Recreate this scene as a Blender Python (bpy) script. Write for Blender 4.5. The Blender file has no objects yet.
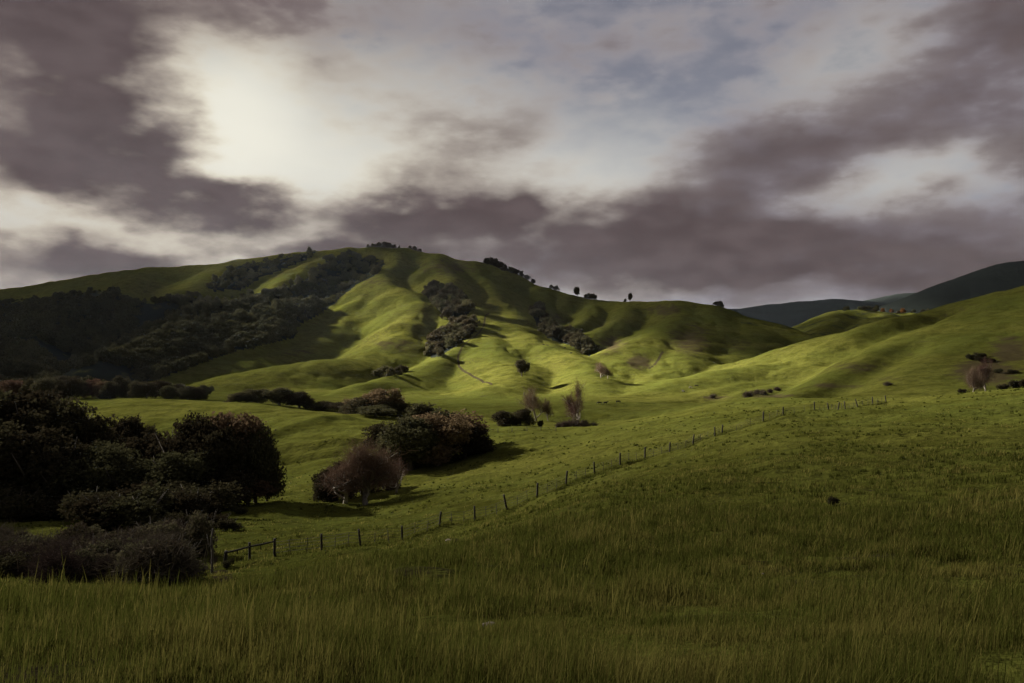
import bpy, bmesh, math, random
import numpy as np
from mathutils import Vector, Matrix

R = math.radians
random.seed(7)
rng = np.random.default_rng(7)
scene = bpy.context.scene
col = scene.collection
F, CX, CY = 796.0, 512.0, 341.5          # focal length in pixels of a 28 mm lens, picture centre

# ------------------------------------------------------------------ helpers
def tag(o, label=None, cat=None, group=None, kind=None):
    if label: o['label'] = label
    if cat: o['category'] = cat
    if group: o['group'] = group
    if kind: o['kind'] = kind
    return o

def link(o, parent=None):
    col.objects.link(o)
    if parent is not None: o.parent = parent
    return o

def empty(name, loc=(0, 0, 0), rz=0.0, sc=1.0):
    o = bpy.data.objects.new(name, None)
    o.location = loc; o.rotation_euler = (0, 0, rz); o.scale = (sc, sc, sc)
    o.empty_display_size = 0.2
    return link(o)

def np_mesh(name, V, faces_flat, sizes, mat=None, attrs=None, smooth=False):
    """mesh from numpy: vertices Nx3, flat vertex indices, vertices per face"""
    me = bpy.data.meshes.new(name)
    V = np.ascontiguousarray(V, np.float32)
    me.vertices.add(len(V)); me.vertices.foreach_set('co', V.ravel())
    faces_flat = np.ascontiguousarray(faces_flat, np.int32)
    sizes = np.ascontiguousarray(sizes, np.int32)
    me.loops.add(len(faces_flat)); me.loops.foreach_set('vertex_index', faces_flat)
    st = np.zeros(len(sizes), np.int32); st[1:] = np.cumsum(sizes)[:-1]
    me.polygons.add(len(sizes)); me.polygons.foreach_set('loop_start', st)
    if smooth: me.polygons.foreach_set('use_smooth', np.ones(len(sizes), bool))
    me.update(calc_edges=True)
    for k, a in (attrs or {}).items():
        at = me.attributes.new(k, 'FLOAT', 'POINT')
        at.data.foreach_set('value', np.ascontiguousarray(a, np.float32))
    if mat: me.materials.append(mat)
    return me

def blade_faces(n):
    """five vertices a blade: a quad from the root to the bend and a triangle to the tip"""
    f = np.array([0, 1, 2, 4, 4, 2, 3])[None, :] + 5*np.arange(n)[:, None]
    return f.ravel(), np.tile([4, 3], n)

# ------------------------------------------------------------------ numpy noise
_perm = np.random.default_rng(11).permutation(512).astype(np.int64)
_gr = np.random.default_rng(12).normal(size=(512, 2)); _gr /= np.linalg.norm(_gr, axis=1)[:, None]
def perlin(x, y, seed=0):
    xi = np.floor(x).astype(np.int64); yi = np.floor(y).astype(np.int64)
    xf = x - xi; yf = y - yi
    u = xf**3*(xf*(xf*6-15)+10); v = yf**3*(yf*(yf*6-15)+10)
    def g(ix, iy, dx, dy):
        h = _perm[(_perm[(ix + seed*57) & 511] + iy) & 511]
        return _gr[h, 0]*dx + _gr[h, 1]*dy
    a = g(xi, yi, xf, yf); b = g(xi+1, yi, xf-1, yf)
    c = g(xi, yi+1, xf, yf-1); d = g(xi+1, yi+1, xf-1, yf-1)
    return 1.5*((a*(1-u)+b*u)*(1-v) + (c*(1-u)+d*u)*v)
def fbm(x, y, wl, oct=4, seed=0, gain=.5):
    s = 0; a = 1.0
    for o in range(oct):
        s = s + a*perlin(x/wl + 13.7*o, y/wl - 7.1*o, seed+o); wl *= .5; a *= gain
    return s
def sstep(a, b, x):
    t = np.clip((x-a)/(b-a), 0, 1); return t*t*(3-2*t)

def P(px, row, Y):
    """a surveyed point: where the sight line through (px,row) is Y metres ahead of the tripod"""
    return ((px-CX)*Y/F, Y, (CY-row)*Y/F)

# ------------------------------------------------------------------ terrain
# survey of the near country: for a bearing, (elevation row, metres ahead)
SURVEY = {
 -320: [(680,4),(640,7),(600,13),(612,20),(590,50),(545,90),(485,170),(440,300),(405,420)],
    0: [(680,4),(632,7),(600,13),(608,20),(586,50),(558,72),(524,105),(488,160),(452,230),(418,320),(402,390),(398,450)],
  120: [(680,4),(630,7),(599,13),(606,22),(583,50),(545,80),(515,110),(480,160),(442,230),(416,285),(401,335),(403,370),(397,450)],
  250: [(680,4),(625,7),(592,13),(598,22),(576,52),(553,64),(538,78),(514,110),(490,150),(452,210),(426,270),(403,335),(405,380),(399,450)],
  370: [(680,4),(622,7.3),(567,14),(572,24),(561,46),(541,72),(522,95),(506,120),(480,150),(456,195),(432,250),(420,300),(410,360),(401,450)],
  440: [(680,4),(621,7.4),(556,17),(556,30),(538,68),(510,95),(485,130),(462,170),(441,210),(426,270),(413,350),(403,440)],
  512: [(680,4),(620,7.5),(575,13),(546,20),(530,42),(508,82),(480,120),(456,160),(436,200),(429,235),(423,280),(412,350),(403,430)],
  590: [(680,4),(616,7.8),(560,15),(526,24),(497,55),(474,98),(450,140),(435,185),(427,220),(429,250),(421,300),(410,360),(402,420)],
  680: [(680,4),(612,8),(555,16),(514,28),(481,60),(448,115),(430,150),(418,195),(411,245),(413,280),(409,330),(403,390)],
  760: [(680,4),(610,8),(553,16),(508,32),(470,62),(440,95),(421,130),(408,180),(397,260),(400,300),(397,340),(392,380)],
  860: [(680,4),(606,8.2),(545,17),(500,33),(450,75),(421,120),(405,165),(399,220),(405,260),(400,310),(384,370),(358,450),(338,560),(352,720)],
 1024: [(680,4),(600,8.5),(540,17),(480,38),(440,75),(410,120),(388,180),(393,220),(391,290),(376,340),(340,430),(310,520),(289,620),(305,800)],
 1320: [(680,4),(590,9),(520,19),(450,45),(400,100),(370,180),(372,220),(340,340),(280,480),(230,620),(260,850)],
}
ctl = []
for px, L in SURVEY.items():
    for row, Y in L:
        x, y, z = P(px, row, Y); r = math.hypot(x, y)
        ctl.append((math.atan2(x, y), math.log(r), z/r))
for th in (-1.5, -.75, -.3, 0, .3, .75, 1.5):           # under and beside the tripod
    ctl.append((th, math.log(1.2), -1.65/1.2)); ctl.append((th, math.log(2.3), -1.67/2.3))
for th in (-1.6, -1.1, 1.1, 1.6):
    for r, z in ((5, -1.8), (15, -3), (50, -9 if th < 0 else -5), (200, -30 if th < 0 else 5), (450, -30 if th < 0 else 30)):
        ctl.append((th, math.log(r), z/r))
for px in (-320, 0, 180, 340, 480, 600, 700):             # floor under the massif
    for Y, z in ((700, -33), (1000, -10), (1300, 10), (2000, 0), (4500, 0), (13000, -60)):
        x = (px-CX)*Y/F; r = math.hypot(x, Y); ctl.append((math.atan2(x, Y), math.log(r), z/r))
for px in (790, 900, 1024, 1320):
    for Y, z in ((1000, -12), (1350, -5), (2200, 0), (4500, 0), (13000, -60)):
        x = (px-CX)*Y/F; r = math.hypot(x, Y); ctl.append((math.atan2(x, Y), math.log(r), z/r))
ctl = np.array(ctl); KT = 3.0
C2 = ctl[:, :2]*np.array([KT, 1.0])
def _U(d2): return np.where(d2 > 1e-12, .5*d2*np.log(np.maximum(d2, 1e-12)), 0)
n = len(C2)
K = _U(((C2[:, None]-C2[None])**2).sum(2)) + np.eye(n)*0.0006
Pm = np.c_[np.ones(n), C2]
A = np.block([[K, Pm], [Pm.T, np.zeros((3, 3))]])
sol = np.linalg.solve(A, np.r_[ctl[:, 2], np.zeros(3)])
def tps(th, lr):
    q = np.stack([th.ravel()*KT, lr.ravel()], 1); out = np.empty(len(q))
    for i in range(0, len(q), 20000):
        s = q[i:i+20000]
        d2 = ((s[:, None]-C2[None])**2).sum(2)
        out[i:i+20000] = _U(d2) @ sol[:n] + sol[n] + s @ sol[n+1:]
    return out.reshape(th.shape)

# ridges and spurs: slope of the flanks, rounding radius, points (bearing px, row, metres ahead)
RIDGES = [
 (.56, 26, [(-330,330,1300),(-150,308,1350),(0,290,1350),(60,281,1340),(110,271,1330),(150,268,1320),(190,266,1310),(220,263,1310),(260,257,1300),(300,252,1300),(350,247,1300),(400,249,1300),(440,253,1280),(470,261,1250),(500,271,1210),(540,285,1160),(570,294,1130),(600,300,1110),(640,301,1060),(665,301,1030),(690,302,1000),(715,307,980),(740,316,950),(770,325,900),(800,337,850)]),
 # spur with the cone and the long lit crest running down to the left
 (.56, 14, [(400,249,1300),(392,264,1170),(387,277,1080),(362,299,1000),(342,320,930)]),
 (.46, 20, [(350,316,940),(336,324,900),(318,336,850),(290,347,780),(240,359,700),(195,372,640),(150,385,580)]),
 (.54, 18, [(387,277,1080),(405,289,1010),(421,300,950),(412,322,870),(395,338,810)]),
 # lower knob
 (.36, 28, [(395,338,810),(370,350,755),(346,358,720),(316,361,680),(278,368,630),(240,381,580),(200,396,530)]),
 # central spur
 (.54, 16, [(440,253,1280),(438,265,1150),(455,281,1050),(475,305,930),(484,328,830),(462,347,740),(440,358,690),(405,372,620),(354,390,540),(310,401,490)]),
 (.40, 22, [(484,328,830),(500,345,740),(512,362,650),(505,380,570),(490,394,500)]),
 (.42, 22, [(478,310,910),(505,322,850),(541,340,760),(569,348,720),(589,362,650),(600,380,560),(612,396,490)]),
 (.54, 16, [(470,261,1250),(485,282,1100),(500,300,980),(512,318,880)]),
 # left part above the wood
 (.50, 18, [(150,268,1320),(140,277,1200),(118,291,1080),(95,301,1000)]),
 (.50, 18, [(240,260,1300),(215,271,1200),(180,288,1080),(150,300,1000)]),
 (.54, 16, [(340,250,1300),(322,260,1220),(300,273,1150),(270,288,1060),(245,297,1000),(212,305,930)]),
 (.54, 16, [(300,300,980),(230,318,850),(178,328,760),(132,350,660),(90,371,580)]),
 (.50, 18, [(80,281,1340),(60,298,1100),(40,320,900),(20,345,750),(0,368,640)]),
 (.50, 18, [(-60,300,1350),(-90,320,1000),(-120,350,750),(-130,375,600)]),
 (.54, 16, [(270,322,860),(225,345,740),(170,368,640)]),
 # right shoulder
 (.54, 12, [(600,300,1110),(590,312,1000),(566,328,880),(552,337,820)]),
 (.50, 16, [(637,301,1060),(622,318,940),(598,331,850),(580,340,780)]),
 (.50, 24, [(684,302,1000),(678,319,880),(655,336,780),(634,356,680),(612,378,580)]),
 (.50, 10, [(666,329,820),(640,340,750),(618,352,690)]),
 (.44, 28, [(708,304,990),(700,330,830),(682,350,720),(662,371,610),(648,388,540)]),
 (.44, 28, [(745,317,950),(742,338,810),(730,355,710)]),
 # second crest of the big slope on the right
 (.30, 14, [(760,397,385),(779,391,405),(818,377,440),(854,357,480),(898,339,520),(928,327,550),(1017,296,590),(1150,262,600)]),
 (.30, 18, [(600,405,430),(650,395,480),(700,378,520),(730,369,540),(773,361,555),(830,349,575),(868,334,595),(928,312,610),(975,305,620),(1024,288,625),(1150,255,640)]),
 # valley head behind
 (.45, 18, [(770,340,1300),(800,327,1400),(818,320,1450),(845,310,1500),(863,309,1500),(886,313,1500),(910,313,1480),(940,318,1450)]),
 (.45, 16, [(845,310,1500),(822,330,1200),(795,347,1000)]),
 (.45, 16, [(886,313,1500),(862,328,1150),(835,343,950),(800,357,830)]),
 (.42, 30, [(1250,215,1950),(1100,243,1920),(1024,261,1900),(1005,263,1880),(987,275,1850),(967,288,1800),(943,303,1750),(920,316,1650)]),
 (.25, 150, [(560,318,4300),(700,314,4200),(729,309,4000),(750,309,4000),(779,304,4000),(809,301,4000),(833,299,4000),(854,301,4000),(880,305,3900)]),
 (.25, 150, [(800,306,5200),(860,302,5200),(898,297,5000),(928,290,5000),(958,288,5000),(990,283,5000),(1100,270,5000)]),
]
# narrow banks and ditches: height, width, points
DENTS = [
 (1.4, 24, [(20,402,345),(60,402,335),(150,403,322),(230,412,305),(300,424,282),(345,436,258)]),
 (-2.6, 17, [(110,436,245),(200,443,232),(262,456,205),(285,476,172)]),
 (1.0, 16, [(300,428,235),(345,420,300),(400,418,330),(470,418,320)]),
 (-2.4, 16, [(520,418,330),(570,416,320),(620,414,318)]),
 (2.0, 4.5, [(262,436,222),(300,439,222),(350,441,222)]),
 (-1.5, 3.0, [(285,446,208),(320,446,208),(352,446,208)]),
 (-8.0, 18, [(745,401,385),(768,393,425),(794,378,475),(830,362,515),(862,349,545),(900,331,575),(945,315,595)]),
 (-5.0, 13, [(800,399,345),(835,392,365),(862,381,400),(886,371,430),(915,357,470)]),
 (-3.4, 11, [(690,400,410),(720,390,450),(745,382,480),(775,373,505)]),
 (1.6, 4.0, [(255,433,235),(300,430,255),(345,428,275)]),
 (-.8, 1.1, [(418,541,66),(440,541,66),(462,537,67)]),
 (-.5, .9, [(300,572,46),(345,566,47),(380,562,47)]),
 (-.35, .8, [(505,520,80),(560,499,90),(600,482,97),(650,466,108),(700,447,118),(740,434,126)]),
]

def seg_dist(x, y, a, b):
    dx, dy = b[0]-a[0], b[1]-a[1]
    t = np.clip(((x-a[0])*dx + (y-a[1])*dy)/(dx*dx+dy*dy), 0, 1)
    return np.hypot(x-a[0]-t*dx, y-a[1]-t*dy), a[2]+t*(b[2]-a[2])

NTH, NR = 1150, 980
th_front = np.linspace(R(-41), R(41), NTH)
th_side = np.r_[np.linspace(R(41.5), R(70), 60), np.linspace(R(73), R(180), 37)]
TH = np.r_[-th_side[::-1], th_front, th_side]
LR = np.r_[np.linspace(math.log(.4), math.log(3), 30)[:-1], np.linspace(math.log(3), math.log(7000), NR), np.linspace(math.log(7200), math.log(14000), 25)]
def build_heights():
    # smooth base on a coarse grid, then linear interpolation
    cth = np.linspace(-1.75, 1.75, 360); clr = np.linspace(LR[0], LR[-1], 420)
    g = tps(*np.meshgrid(cth, clr))
    T, L = np.meshgrid(TH, LR)
    Tc = np.clip(T, -1.75, 1.75)
    fi = (Tc-cth[0])/(cth[1]-cth[0]); fj = (L-clr[0])/(clr[1]-clr[0])
    i = np.clip(fi.astype(int), 0, len(cth)-2); j = np.clip(fj.astype(int), 0, len(clr)-2)
    a = fi-i; b = fj-j
    v = (g[j, i]*(1-a)+g[j, i+1]*a)*(1-b) + (g[j+1, i]*(1-a)+g[j+1, i+1]*a)*b
    r = np.exp(L); X = r*np.sin(T); Y = r*np.cos(T)
    z = v*r
    back = -1.7 - 0.02*np.minimum(r, 400)
    w = sstep(R(62), R(97), np.abs(T)); z = z*(1-w) + back*w
    # far massif
    m = (r > 330) & (np.abs(T) < R(75))
    x, y, zz, rr = X[m], Y[m], z[m], r[m]
    wx = x + 10*fbm(x, y, 160, 3, 3); wy = y + 10*fbm(x, y, 160, 3, 9)
    k = np.maximum(.0020*rr, 1.0)
    mx = zz.copy(); acc = [zz]
    for s, rad, pts in RIDGES:
        p3 = [P(*p) for p in pts]
        best = np.full(len(x), -1e9)
        for a_, b_ in zip(p3[:-1], p3[1:]):
            d, h = seg_dist(wx, wy, a_, b_)
            best = np.maximum(best, h - s*(np.sqrt(d*d+rad*rad)-rad))
        acc.append(best); mx = np.maximum(mx, best)
    e = np.zeros_like(mx)
    for q in acc: e += np.exp((q-mx)/k)
    zm = mx + k*np.log(e)*.8
    amp = sstep(380, 650, rr)
    zm += amp*(2.4*fbm(x, y, 130, 5, 21) - 1.8*(1-np.abs(fbm(x, y, 90, 4, 31)))**4)
    fade = sstep(330, 380, rr)
    zm = np.minimum(zm, 300 + .1*(zm-300))
    z[m] = zz*(1-fade) + zm*fade
    # banks, ditches, hummocks
    for h, wdt, pts in DENTS:
        p3 = [P(*p) for p in pts]
        xs = [q[0] for q in p3]; ys = [q[1] for q in p3]; pad = 4*wdt
        mm = (X > min(xs)-pad) & (X < max(xs)+pad) & (Y > min(ys)-pad) & (Y < max(ys)+pad)
        d = np.full(mm.sum(), 1e9)
        for a_, b_ in zip(p3[:-1], p3[1:]): d = np.minimum(d, seg_dist(X[mm], Y[mm], a_, b_)[0])
        z[mm] += h*np.exp(-(d/wdt)**2)*(1 if abs(h) < 2 else 1+.25*fbm(X[mm], Y[mm], 60, 3, 45))
    mm = r < 420
    x, y, rr = X[mm], Y[mm], r[mm]
    z[mm] += (.55*fbm(x, y, 26, 3, 41)*sstep(15, 60, rr) + .10*fbm(x, y, 2.6, 3, 51)*sstep(2, 6, rr)*sstep(250, 90, rr)
              + .28*fbm(x, y, 9, 3, 61)*sstep(10, 45, rr))
    return X, Y, z
GX, GY, GZ = build_heights()

def ground(x, y):
    x = np.atleast_1d(np.asarray(x, float)); y = np.atleast_1d(np.asarray(y, float))
    t = np.arctan2(x, y); l = np.log(np.hypot(x, y))
    i = np.clip(np.searchsorted(TH, t)-1, 0, len(TH)-2); j = np.clip(np.searchsorted(LR, l)-1, 0, len(LR)-2)
    a = np.clip((t-TH[i])/(TH[i+1]-TH[i]), 0, 1); b = np.clip((l-LR[j])/(LR[j+1]-LR[j]), 0, 1)
    return (GZ[j, i]*(1-a)+GZ[j, i+1]*a)*(1-b) + (GZ[j+1, i]*(1-a)+GZ[j+1, i+1]*a)*b

_Ys = np.exp(np.linspace(math.log(3.2), math.log(6500), 1500))
def hit(px, row, ymin=3.2, ymax=6500):
    """first ground point on the sight line through (px,row)"""
    Ys = _Ys[(_Ys > ymin) & (_Ys < ymax)]
    d = ground((px-CX)*Ys/F, Ys) - (CY-row)*Ys/F
    k = np.argmax(d > 0)
    if d[k] <= 0: return None
    Y = Ys[k]
    return Vector(((px-CX)*Y/F, Y, float(ground((px-CX)*Y/F, Y)[0])))
def at(px, Y):
    x = (px-CX)*Y/F
    return Vector((x, Y, float(ground(x, Y)[0])))
def row_of(v): return CY - v.z*F/v.y

# ------------------------------------------------------------------ materials
def new_mat(name):
    m = bpy.data.materials.new(name); m.use_nodes = True
    nt = m.node_tree; nt.nodes.clear()
    return m, nt
class NT:
    def __init__(s, nt): s.nt = nt
    def node(s, t, **kw):
        nd = s.nt.nodes.new(t)
        for k, v in kw.items(): setattr(nd, k, v)
        return nd
    def set(s, sock, v):
        if isinstance(v, bpy.types.NodeSocket): s.nt.links.new(v, sock)
        elif v is not None: sock.default_value = v
    def math(s, op, a, b=None, c=None, clamp=False):
        nd = s.node('ShaderNodeMath', operation=op, use_clamp=clamp)
        for i, v in enumerate((a, b, c)): s.set(nd.inputs[i], v)
        return nd.outputs[0]
    def mix(s, f, a, b, mode='MIX'):
        nd = s.node('ShaderNodeMix', data_type='RGBA', blend_type=mode)
        s.set(nd.inputs[0], f); s.set(nd.inputs[6], a); s.set(nd.inputs[7], b)
        return nd.outputs[2]
    def noise(s, vec, scale, detail=4, rough=.55, dist=0):
        nd = s.node('ShaderNodeTexNoise')
        s.set(nd.inputs['Vector'], vec); nd.inputs['Scale'].default_value = scale
        nd.inputs['Detail'].default_value = detail; nd.inputs['Roughness'].default_value = rough
        nd.inputs['Distortion'].default_value = dist
        return nd.outputs['Fac']
    def ramp(s, v, lo, hi, a=0., b=1.):
        nd = s.node('ShaderNodeMapRange', interpolation_type='SMOOTHSTEP')
        for i, q in enumerate((v, lo, hi, a, b)): s.set(nd.inputs[i], q)
        return nd.outputs[0]
    def attr(s, name):
        return s.node('ShaderNodeAttribute', attribute_name=name).outputs['Fac']
def rgb(r, g, b): return (r, g, b, 1)

def pasture_material():
    m, nt = new_mat('pasture'); N = NT(nt)
    pos = N.node('ShaderNodeNewGeometry').outputs['Position']
    big = N.noise(pos, .012, 4); mid = N.noise(pos, .11, 5, .6); fine = N.noise(pos, .9, 4, .65); tiny = N.noise(pos, 5, 3, .7)
    c = N.mix(N.ramp(big, .35, .65), rgb(.085, .098, .0195), rgb(.118, .119, .025))
    c = N.mix(N.ramp(mid, .42, .68), c, rgb(.066, .070, .012))
    tus = N.noise(pos, .33, 5, .68)
    c = N.mix(N.math('MULTIPLY', N.ramp(tus, .50, .66), .55), c, rgb(.046, .048, .012))
    c = N.mix(N.math('MULTIPLY', N.ramp(fine, .48, .7), .7), c, rgb(.044, .046, .012))
    c = N.mix(N.math('MULTIPLY', N.ramp(tiny, .45, .8), .4), c, rgb(.125, .110, .028))
    # stock terraces: narrow worn treads along the contours of the steeper ground
    sp = N.node('ShaderNodeSeparateXYZ'); N.set(sp.inputs[0], pos)
    sn = N.node('ShaderNodeSeparateXYZ'); N.set(sn.inputs[0], N.node('ShaderNodeNewGeometry').outputs['Normal'])
    tread = N.math('SINE', N.math('MULTIPLY', N.math('ADD', sp.outputs[2], N.math('MULTIPLY', N.noise(pos, .03, 4), 16)), 2.6))
    tm = N.math('MULTIPLY', N.ramp(tread, .35, .95), N.math('MULTIPLY', N.ramp(sn.outputs[2], .975, .92), N.ramp(N.noise(pos, .02, 3), .45, .62)))
    c = N.mix(N.math('MULTIPLY', tm, .5), c, rgb(.060, .050, .022))
    scrub = N.attr('scrub')
    sc = N.ramp(N.math('ADD', scrub, N.math('MULTIPLY', N.math('SUBTRACT', mid, .5), .9)), .28, .62)
    c = N.mix(N.math('MULTIPLY', sc, .85), c, rgb(.062, .047, .028))
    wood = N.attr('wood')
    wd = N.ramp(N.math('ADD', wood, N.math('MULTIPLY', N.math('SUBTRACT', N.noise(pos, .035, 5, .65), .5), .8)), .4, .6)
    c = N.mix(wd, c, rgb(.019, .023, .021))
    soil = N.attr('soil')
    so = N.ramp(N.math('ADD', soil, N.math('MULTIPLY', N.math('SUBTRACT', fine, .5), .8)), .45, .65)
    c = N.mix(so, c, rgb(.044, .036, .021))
    b = N.node('ShaderNodeBsdfDiffuse'); N.set(b.inputs['Color'], c); b.inputs['Roughness'].default_value = .6
    bump = N.node('ShaderNodeBump'); bump.inputs['Strength'].default_value = .7; bump.inputs['Distance'].default_value = .35
    N.set(bump.inputs['Height'], N.math('ADD', fine, N.math('MULTIPLY', tiny, .3)))
    b2 = N.node('ShaderNodeBump'); b2.inputs['Strength'].default_value = .5; b2.inputs['Distance'].default_value = 2.5
    N.set(b2.inputs['Height'], mid); N.set(b2.inputs['Normal'], bump.outputs[0])
    N.set(b.inputs['Normal'], b2.outputs[0])
    o = N.node('ShaderNodeOutputMaterial'); nt.links.new(b.outputs[0], o.inputs[0])
    return m

def leaf_material(name, c1, c2, trans=.25, attr='tint'):
    m, nt = new_mat(name); N = NT(nt)
    rnd = N.node('ShaderNodeObjectInfo').outputs['Random']
    c = N.mix(N.attr(attr), c1, c2)
    hs = N.node('ShaderNodeHueSaturation')
    N.set(hs.inputs['Value'], N.math('MULTIPLY_ADD', rnd, .7, .65)); N.set(hs.inputs['Color'], c)
    N.set(hs.inputs['Hue'], N.math('MULTIPLY_ADD', rnd, .06, .465))
    d = N.node('ShaderNodeBsdfDiffuse'); N.set(d.inputs[0], hs.outputs[0])
    t = N.node('ShaderNodeBsdfTranslucent'); N.set(t.inputs[0], hs.outputs[0])
    mx = N.node('ShaderNodeMixShader'); mx.inputs[0].default_value = trans
    nt.links.new(d.outputs[0], mx.inputs[1]); nt.links.new(t.outputs[0], mx.inputs[2])
    o = N.node('ShaderNodeOutputMaterial'); nt.links.new(mx.outputs[0], o.inputs[0])
    return m

def plain_material(name, c1, c2, scale=6, rough=.85, stretch=1):
    m, nt = new_mat(name); N = NT(nt)
    tc = N.node('ShaderNodeTexCoord').outputs['Object']
    mp = N.node('ShaderNodeMapping'); N.set(mp.inputs[0], tc); mp.inputs['Scale'].default_value = (1, 1, stretch)
    nz = N.noise(mp.outputs[0], scale, 5, .65)
    b = N.node('ShaderNodeBsdfPrincipled'); N.set(b.inputs['Base Color'], N.mix(N.ramp(nz, .35, .65), c1, c2))
    b.inputs['Roughness'].default_value = rough; b.inputs['Specular IOR Level'].default_value = .2
    bump = N.node('ShaderNodeBump'); bump.inputs['Strength'].default_value = .5; bump.inputs['Distance'].default_value = .02
    N.set(bump.inputs['Height'], nz); N.set(b.inputs['Normal'], bump.outputs[0])
    o = N.node('ShaderNodeOutputMaterial'); nt.links.new(b.outputs[0], o.inputs[0])
    return m

M_land = pasture_material()
M_grass = leaf_material('grass_blades', rgb(.070, .078, .015), rgb(.185, .158, .046), .40)
M_oak = leaf_material('oak_leaves', rgb(.031, .031, .018), rgb(.062, .054, .029), .2)
M_oakbrown = leaf_material('budding_leaves', rgb(.078, .056, .036), rgb(.130, .084, .054), .2)
M_rust = leaf_material('rust_leaves', rgb(.11, .052, .020), rgb(.17, .080, .025), .2)
M_brush = leaf_material('dead_brush', rgb(.050, .040, .033), rgb(.090, .070, .056), .1)
M_twig = leaf_material('bare_twigs', rgb(.080, .048, .039), rgb(.135, .084, .066), .1)
M_scrub = leaf_material('coyote_brush', rgb(.060, .064, .032), rgb(.12, .10, .065), .2)
M_bark = plain_material('dark_bark', rgb(.045, .036, .03), rgb(.09, .075, .06), 3, .9, .3)
M_pale = plain_material('pale_bark', rgb(.27, .24, .205), rgb(.12, .10, .082), 1.5, .85, .5)
M_post = plain_material('weathered_timber', rgb(.022, .019, .018), rgb(.048, .042, .038), 8, .9, .2)
M_wire = plain_material('fence_wire', rgb(.06, .055, .05), rgb(.10, .09, .08), 8, .6)
M_cow = plain_material('black_hide', rgb(.014, .012, .011), rgb(.022, .018, .016), 4, .7)
M_cowpale = plain_material('pale_hide', rgb(.45, .42, .36), rgb(.30, .27, .22), 2, .8)
M_stone = plain_material('pale_stone', rgb(.20, .165, .13), rgb(.11, .09, .075), 6, .9)
M_soil = plain_material('bare_soil', rgb(.050, .042, .026), rgb(.035, .034, .018), 1.0, .95)

# ------------------------------------------------------------------ ground sheet
def in_poly(px, py, poly):
    inside = np.zeros(px.shape, bool); n_ = len(poly)
    for i in range(n_):
        x1, y1 = poly[i]; x2, y2 = poly[(i+1) % n_]
        c = (y1 > py) != (y2 > py)
        with np.errstate(divide='ignore', invalid='ignore'):
            inside ^= c & (px < (x2-x1)*(py-y1)/(y2-y1+1e-12)+x1)
    return inside
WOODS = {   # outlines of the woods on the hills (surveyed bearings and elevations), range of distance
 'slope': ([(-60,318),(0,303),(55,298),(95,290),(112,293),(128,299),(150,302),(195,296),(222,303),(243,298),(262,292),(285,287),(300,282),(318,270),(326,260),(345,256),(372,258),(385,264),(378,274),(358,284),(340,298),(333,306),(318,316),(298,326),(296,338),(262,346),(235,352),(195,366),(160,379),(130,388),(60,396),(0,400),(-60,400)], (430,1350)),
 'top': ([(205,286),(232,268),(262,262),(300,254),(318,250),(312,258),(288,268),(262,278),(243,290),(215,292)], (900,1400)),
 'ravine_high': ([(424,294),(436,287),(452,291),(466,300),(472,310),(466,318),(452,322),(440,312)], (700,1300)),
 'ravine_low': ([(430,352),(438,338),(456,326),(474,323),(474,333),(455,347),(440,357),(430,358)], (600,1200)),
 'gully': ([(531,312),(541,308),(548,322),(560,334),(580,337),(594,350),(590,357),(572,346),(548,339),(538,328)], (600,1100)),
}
SCRUB = [(450,268,45,14,.5),(300,352,30,6,.45),(395,345,35,10,.5),(372,282,26,10,.4),(690,340,30,22,.6),(640,362,18,10,.7),(665,310,26,9,.6),(610,345,22,12,.6),(735,345,30,14,.4),(560,318,18,10,.4),
         (860,368,40,8,.5),(905,352,30,8,.35),(835,386,40,5,.5),(890,378,25,6,.4),(985,372,40,16,.8),(1010,350,25,18,.7),(770,396,30,4,.6),(715,398,30,4,.5)]
def paint_masks(X, Y, Z):
    ok = Y > 3
    px = np.where(ok, CX + X*F/np.maximum(Y, 3), -9999); rw = np.where(ok, CY - Z*F/np.maximum(Y, 3), -9999)
    scrub = np.zeros_like(X); wood = np.zeros_like(X); soil = np.zeros_like(X)
    for a, b, rx, ry, w in SCRUB:
        scrub = np.maximum(scrub, np.where(Y > 230, w*np.exp(-((px-a)/rx)**2-((rw-b)/ry)**2), 0))
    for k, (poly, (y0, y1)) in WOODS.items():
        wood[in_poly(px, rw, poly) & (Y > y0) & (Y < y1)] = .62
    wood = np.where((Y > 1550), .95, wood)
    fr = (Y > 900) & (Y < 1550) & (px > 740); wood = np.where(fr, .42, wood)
    for a, b, rx, ry, w in ((222,575,14,8,1),(213,560,8,14,.8),(452,540,12,3,.9),(100,575,30,6,.6),(395,640,18,7,.75),(355,645,14,6,.7),(520,552,10,3,.6),(455,668,14,6,.55),(238,640,14,5,.6),(260,425,20,3,.3)):
        soil = np.maximum(soil, np.where(Y < 260, w*np.exp(-((px-a)/rx)**2-((rw-b)/ry)**2), 0))
    r_ = np.hypot(X, Y); soil = np.maximum(soil, .48*sstep(80, 30, r_))  # thatch tone, spread outward as painted shade on the slope beyond the crest
    for line, w in (([(489,900),(485,865),(484,830),(479,800),(471,770),(463,740),(458,708),(459,680),(465,650),(475,615),(486,580),(492,560)], 1.2), ([(487,396),(470,397),(452,398),(430,401)], 1.1),
                    ([(675,352),(663,352),(655,365),(648,370)], 1.3), ([(548,340),(570,349),(586,360)], .8)):
        d = np.full(X.shape, 1e9)
        for (ax, ay), (bx, by) in zip(line[:-1], line[1:]):
            p, q = (at(ax, ay), at(bx, by)) if w == 1.2 else (hit(ax, ay, 380, 1100), hit(bx, by, 380, 1100))
            if p is None or q is None: continue
            d = np.minimum(d, seg_dist(X, Y, p, q)[0])
        soil = np.maximum(soil, .78*w/1.1*np.exp(-(d/1.5)**2))
    return scrub, wood, soil

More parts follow.
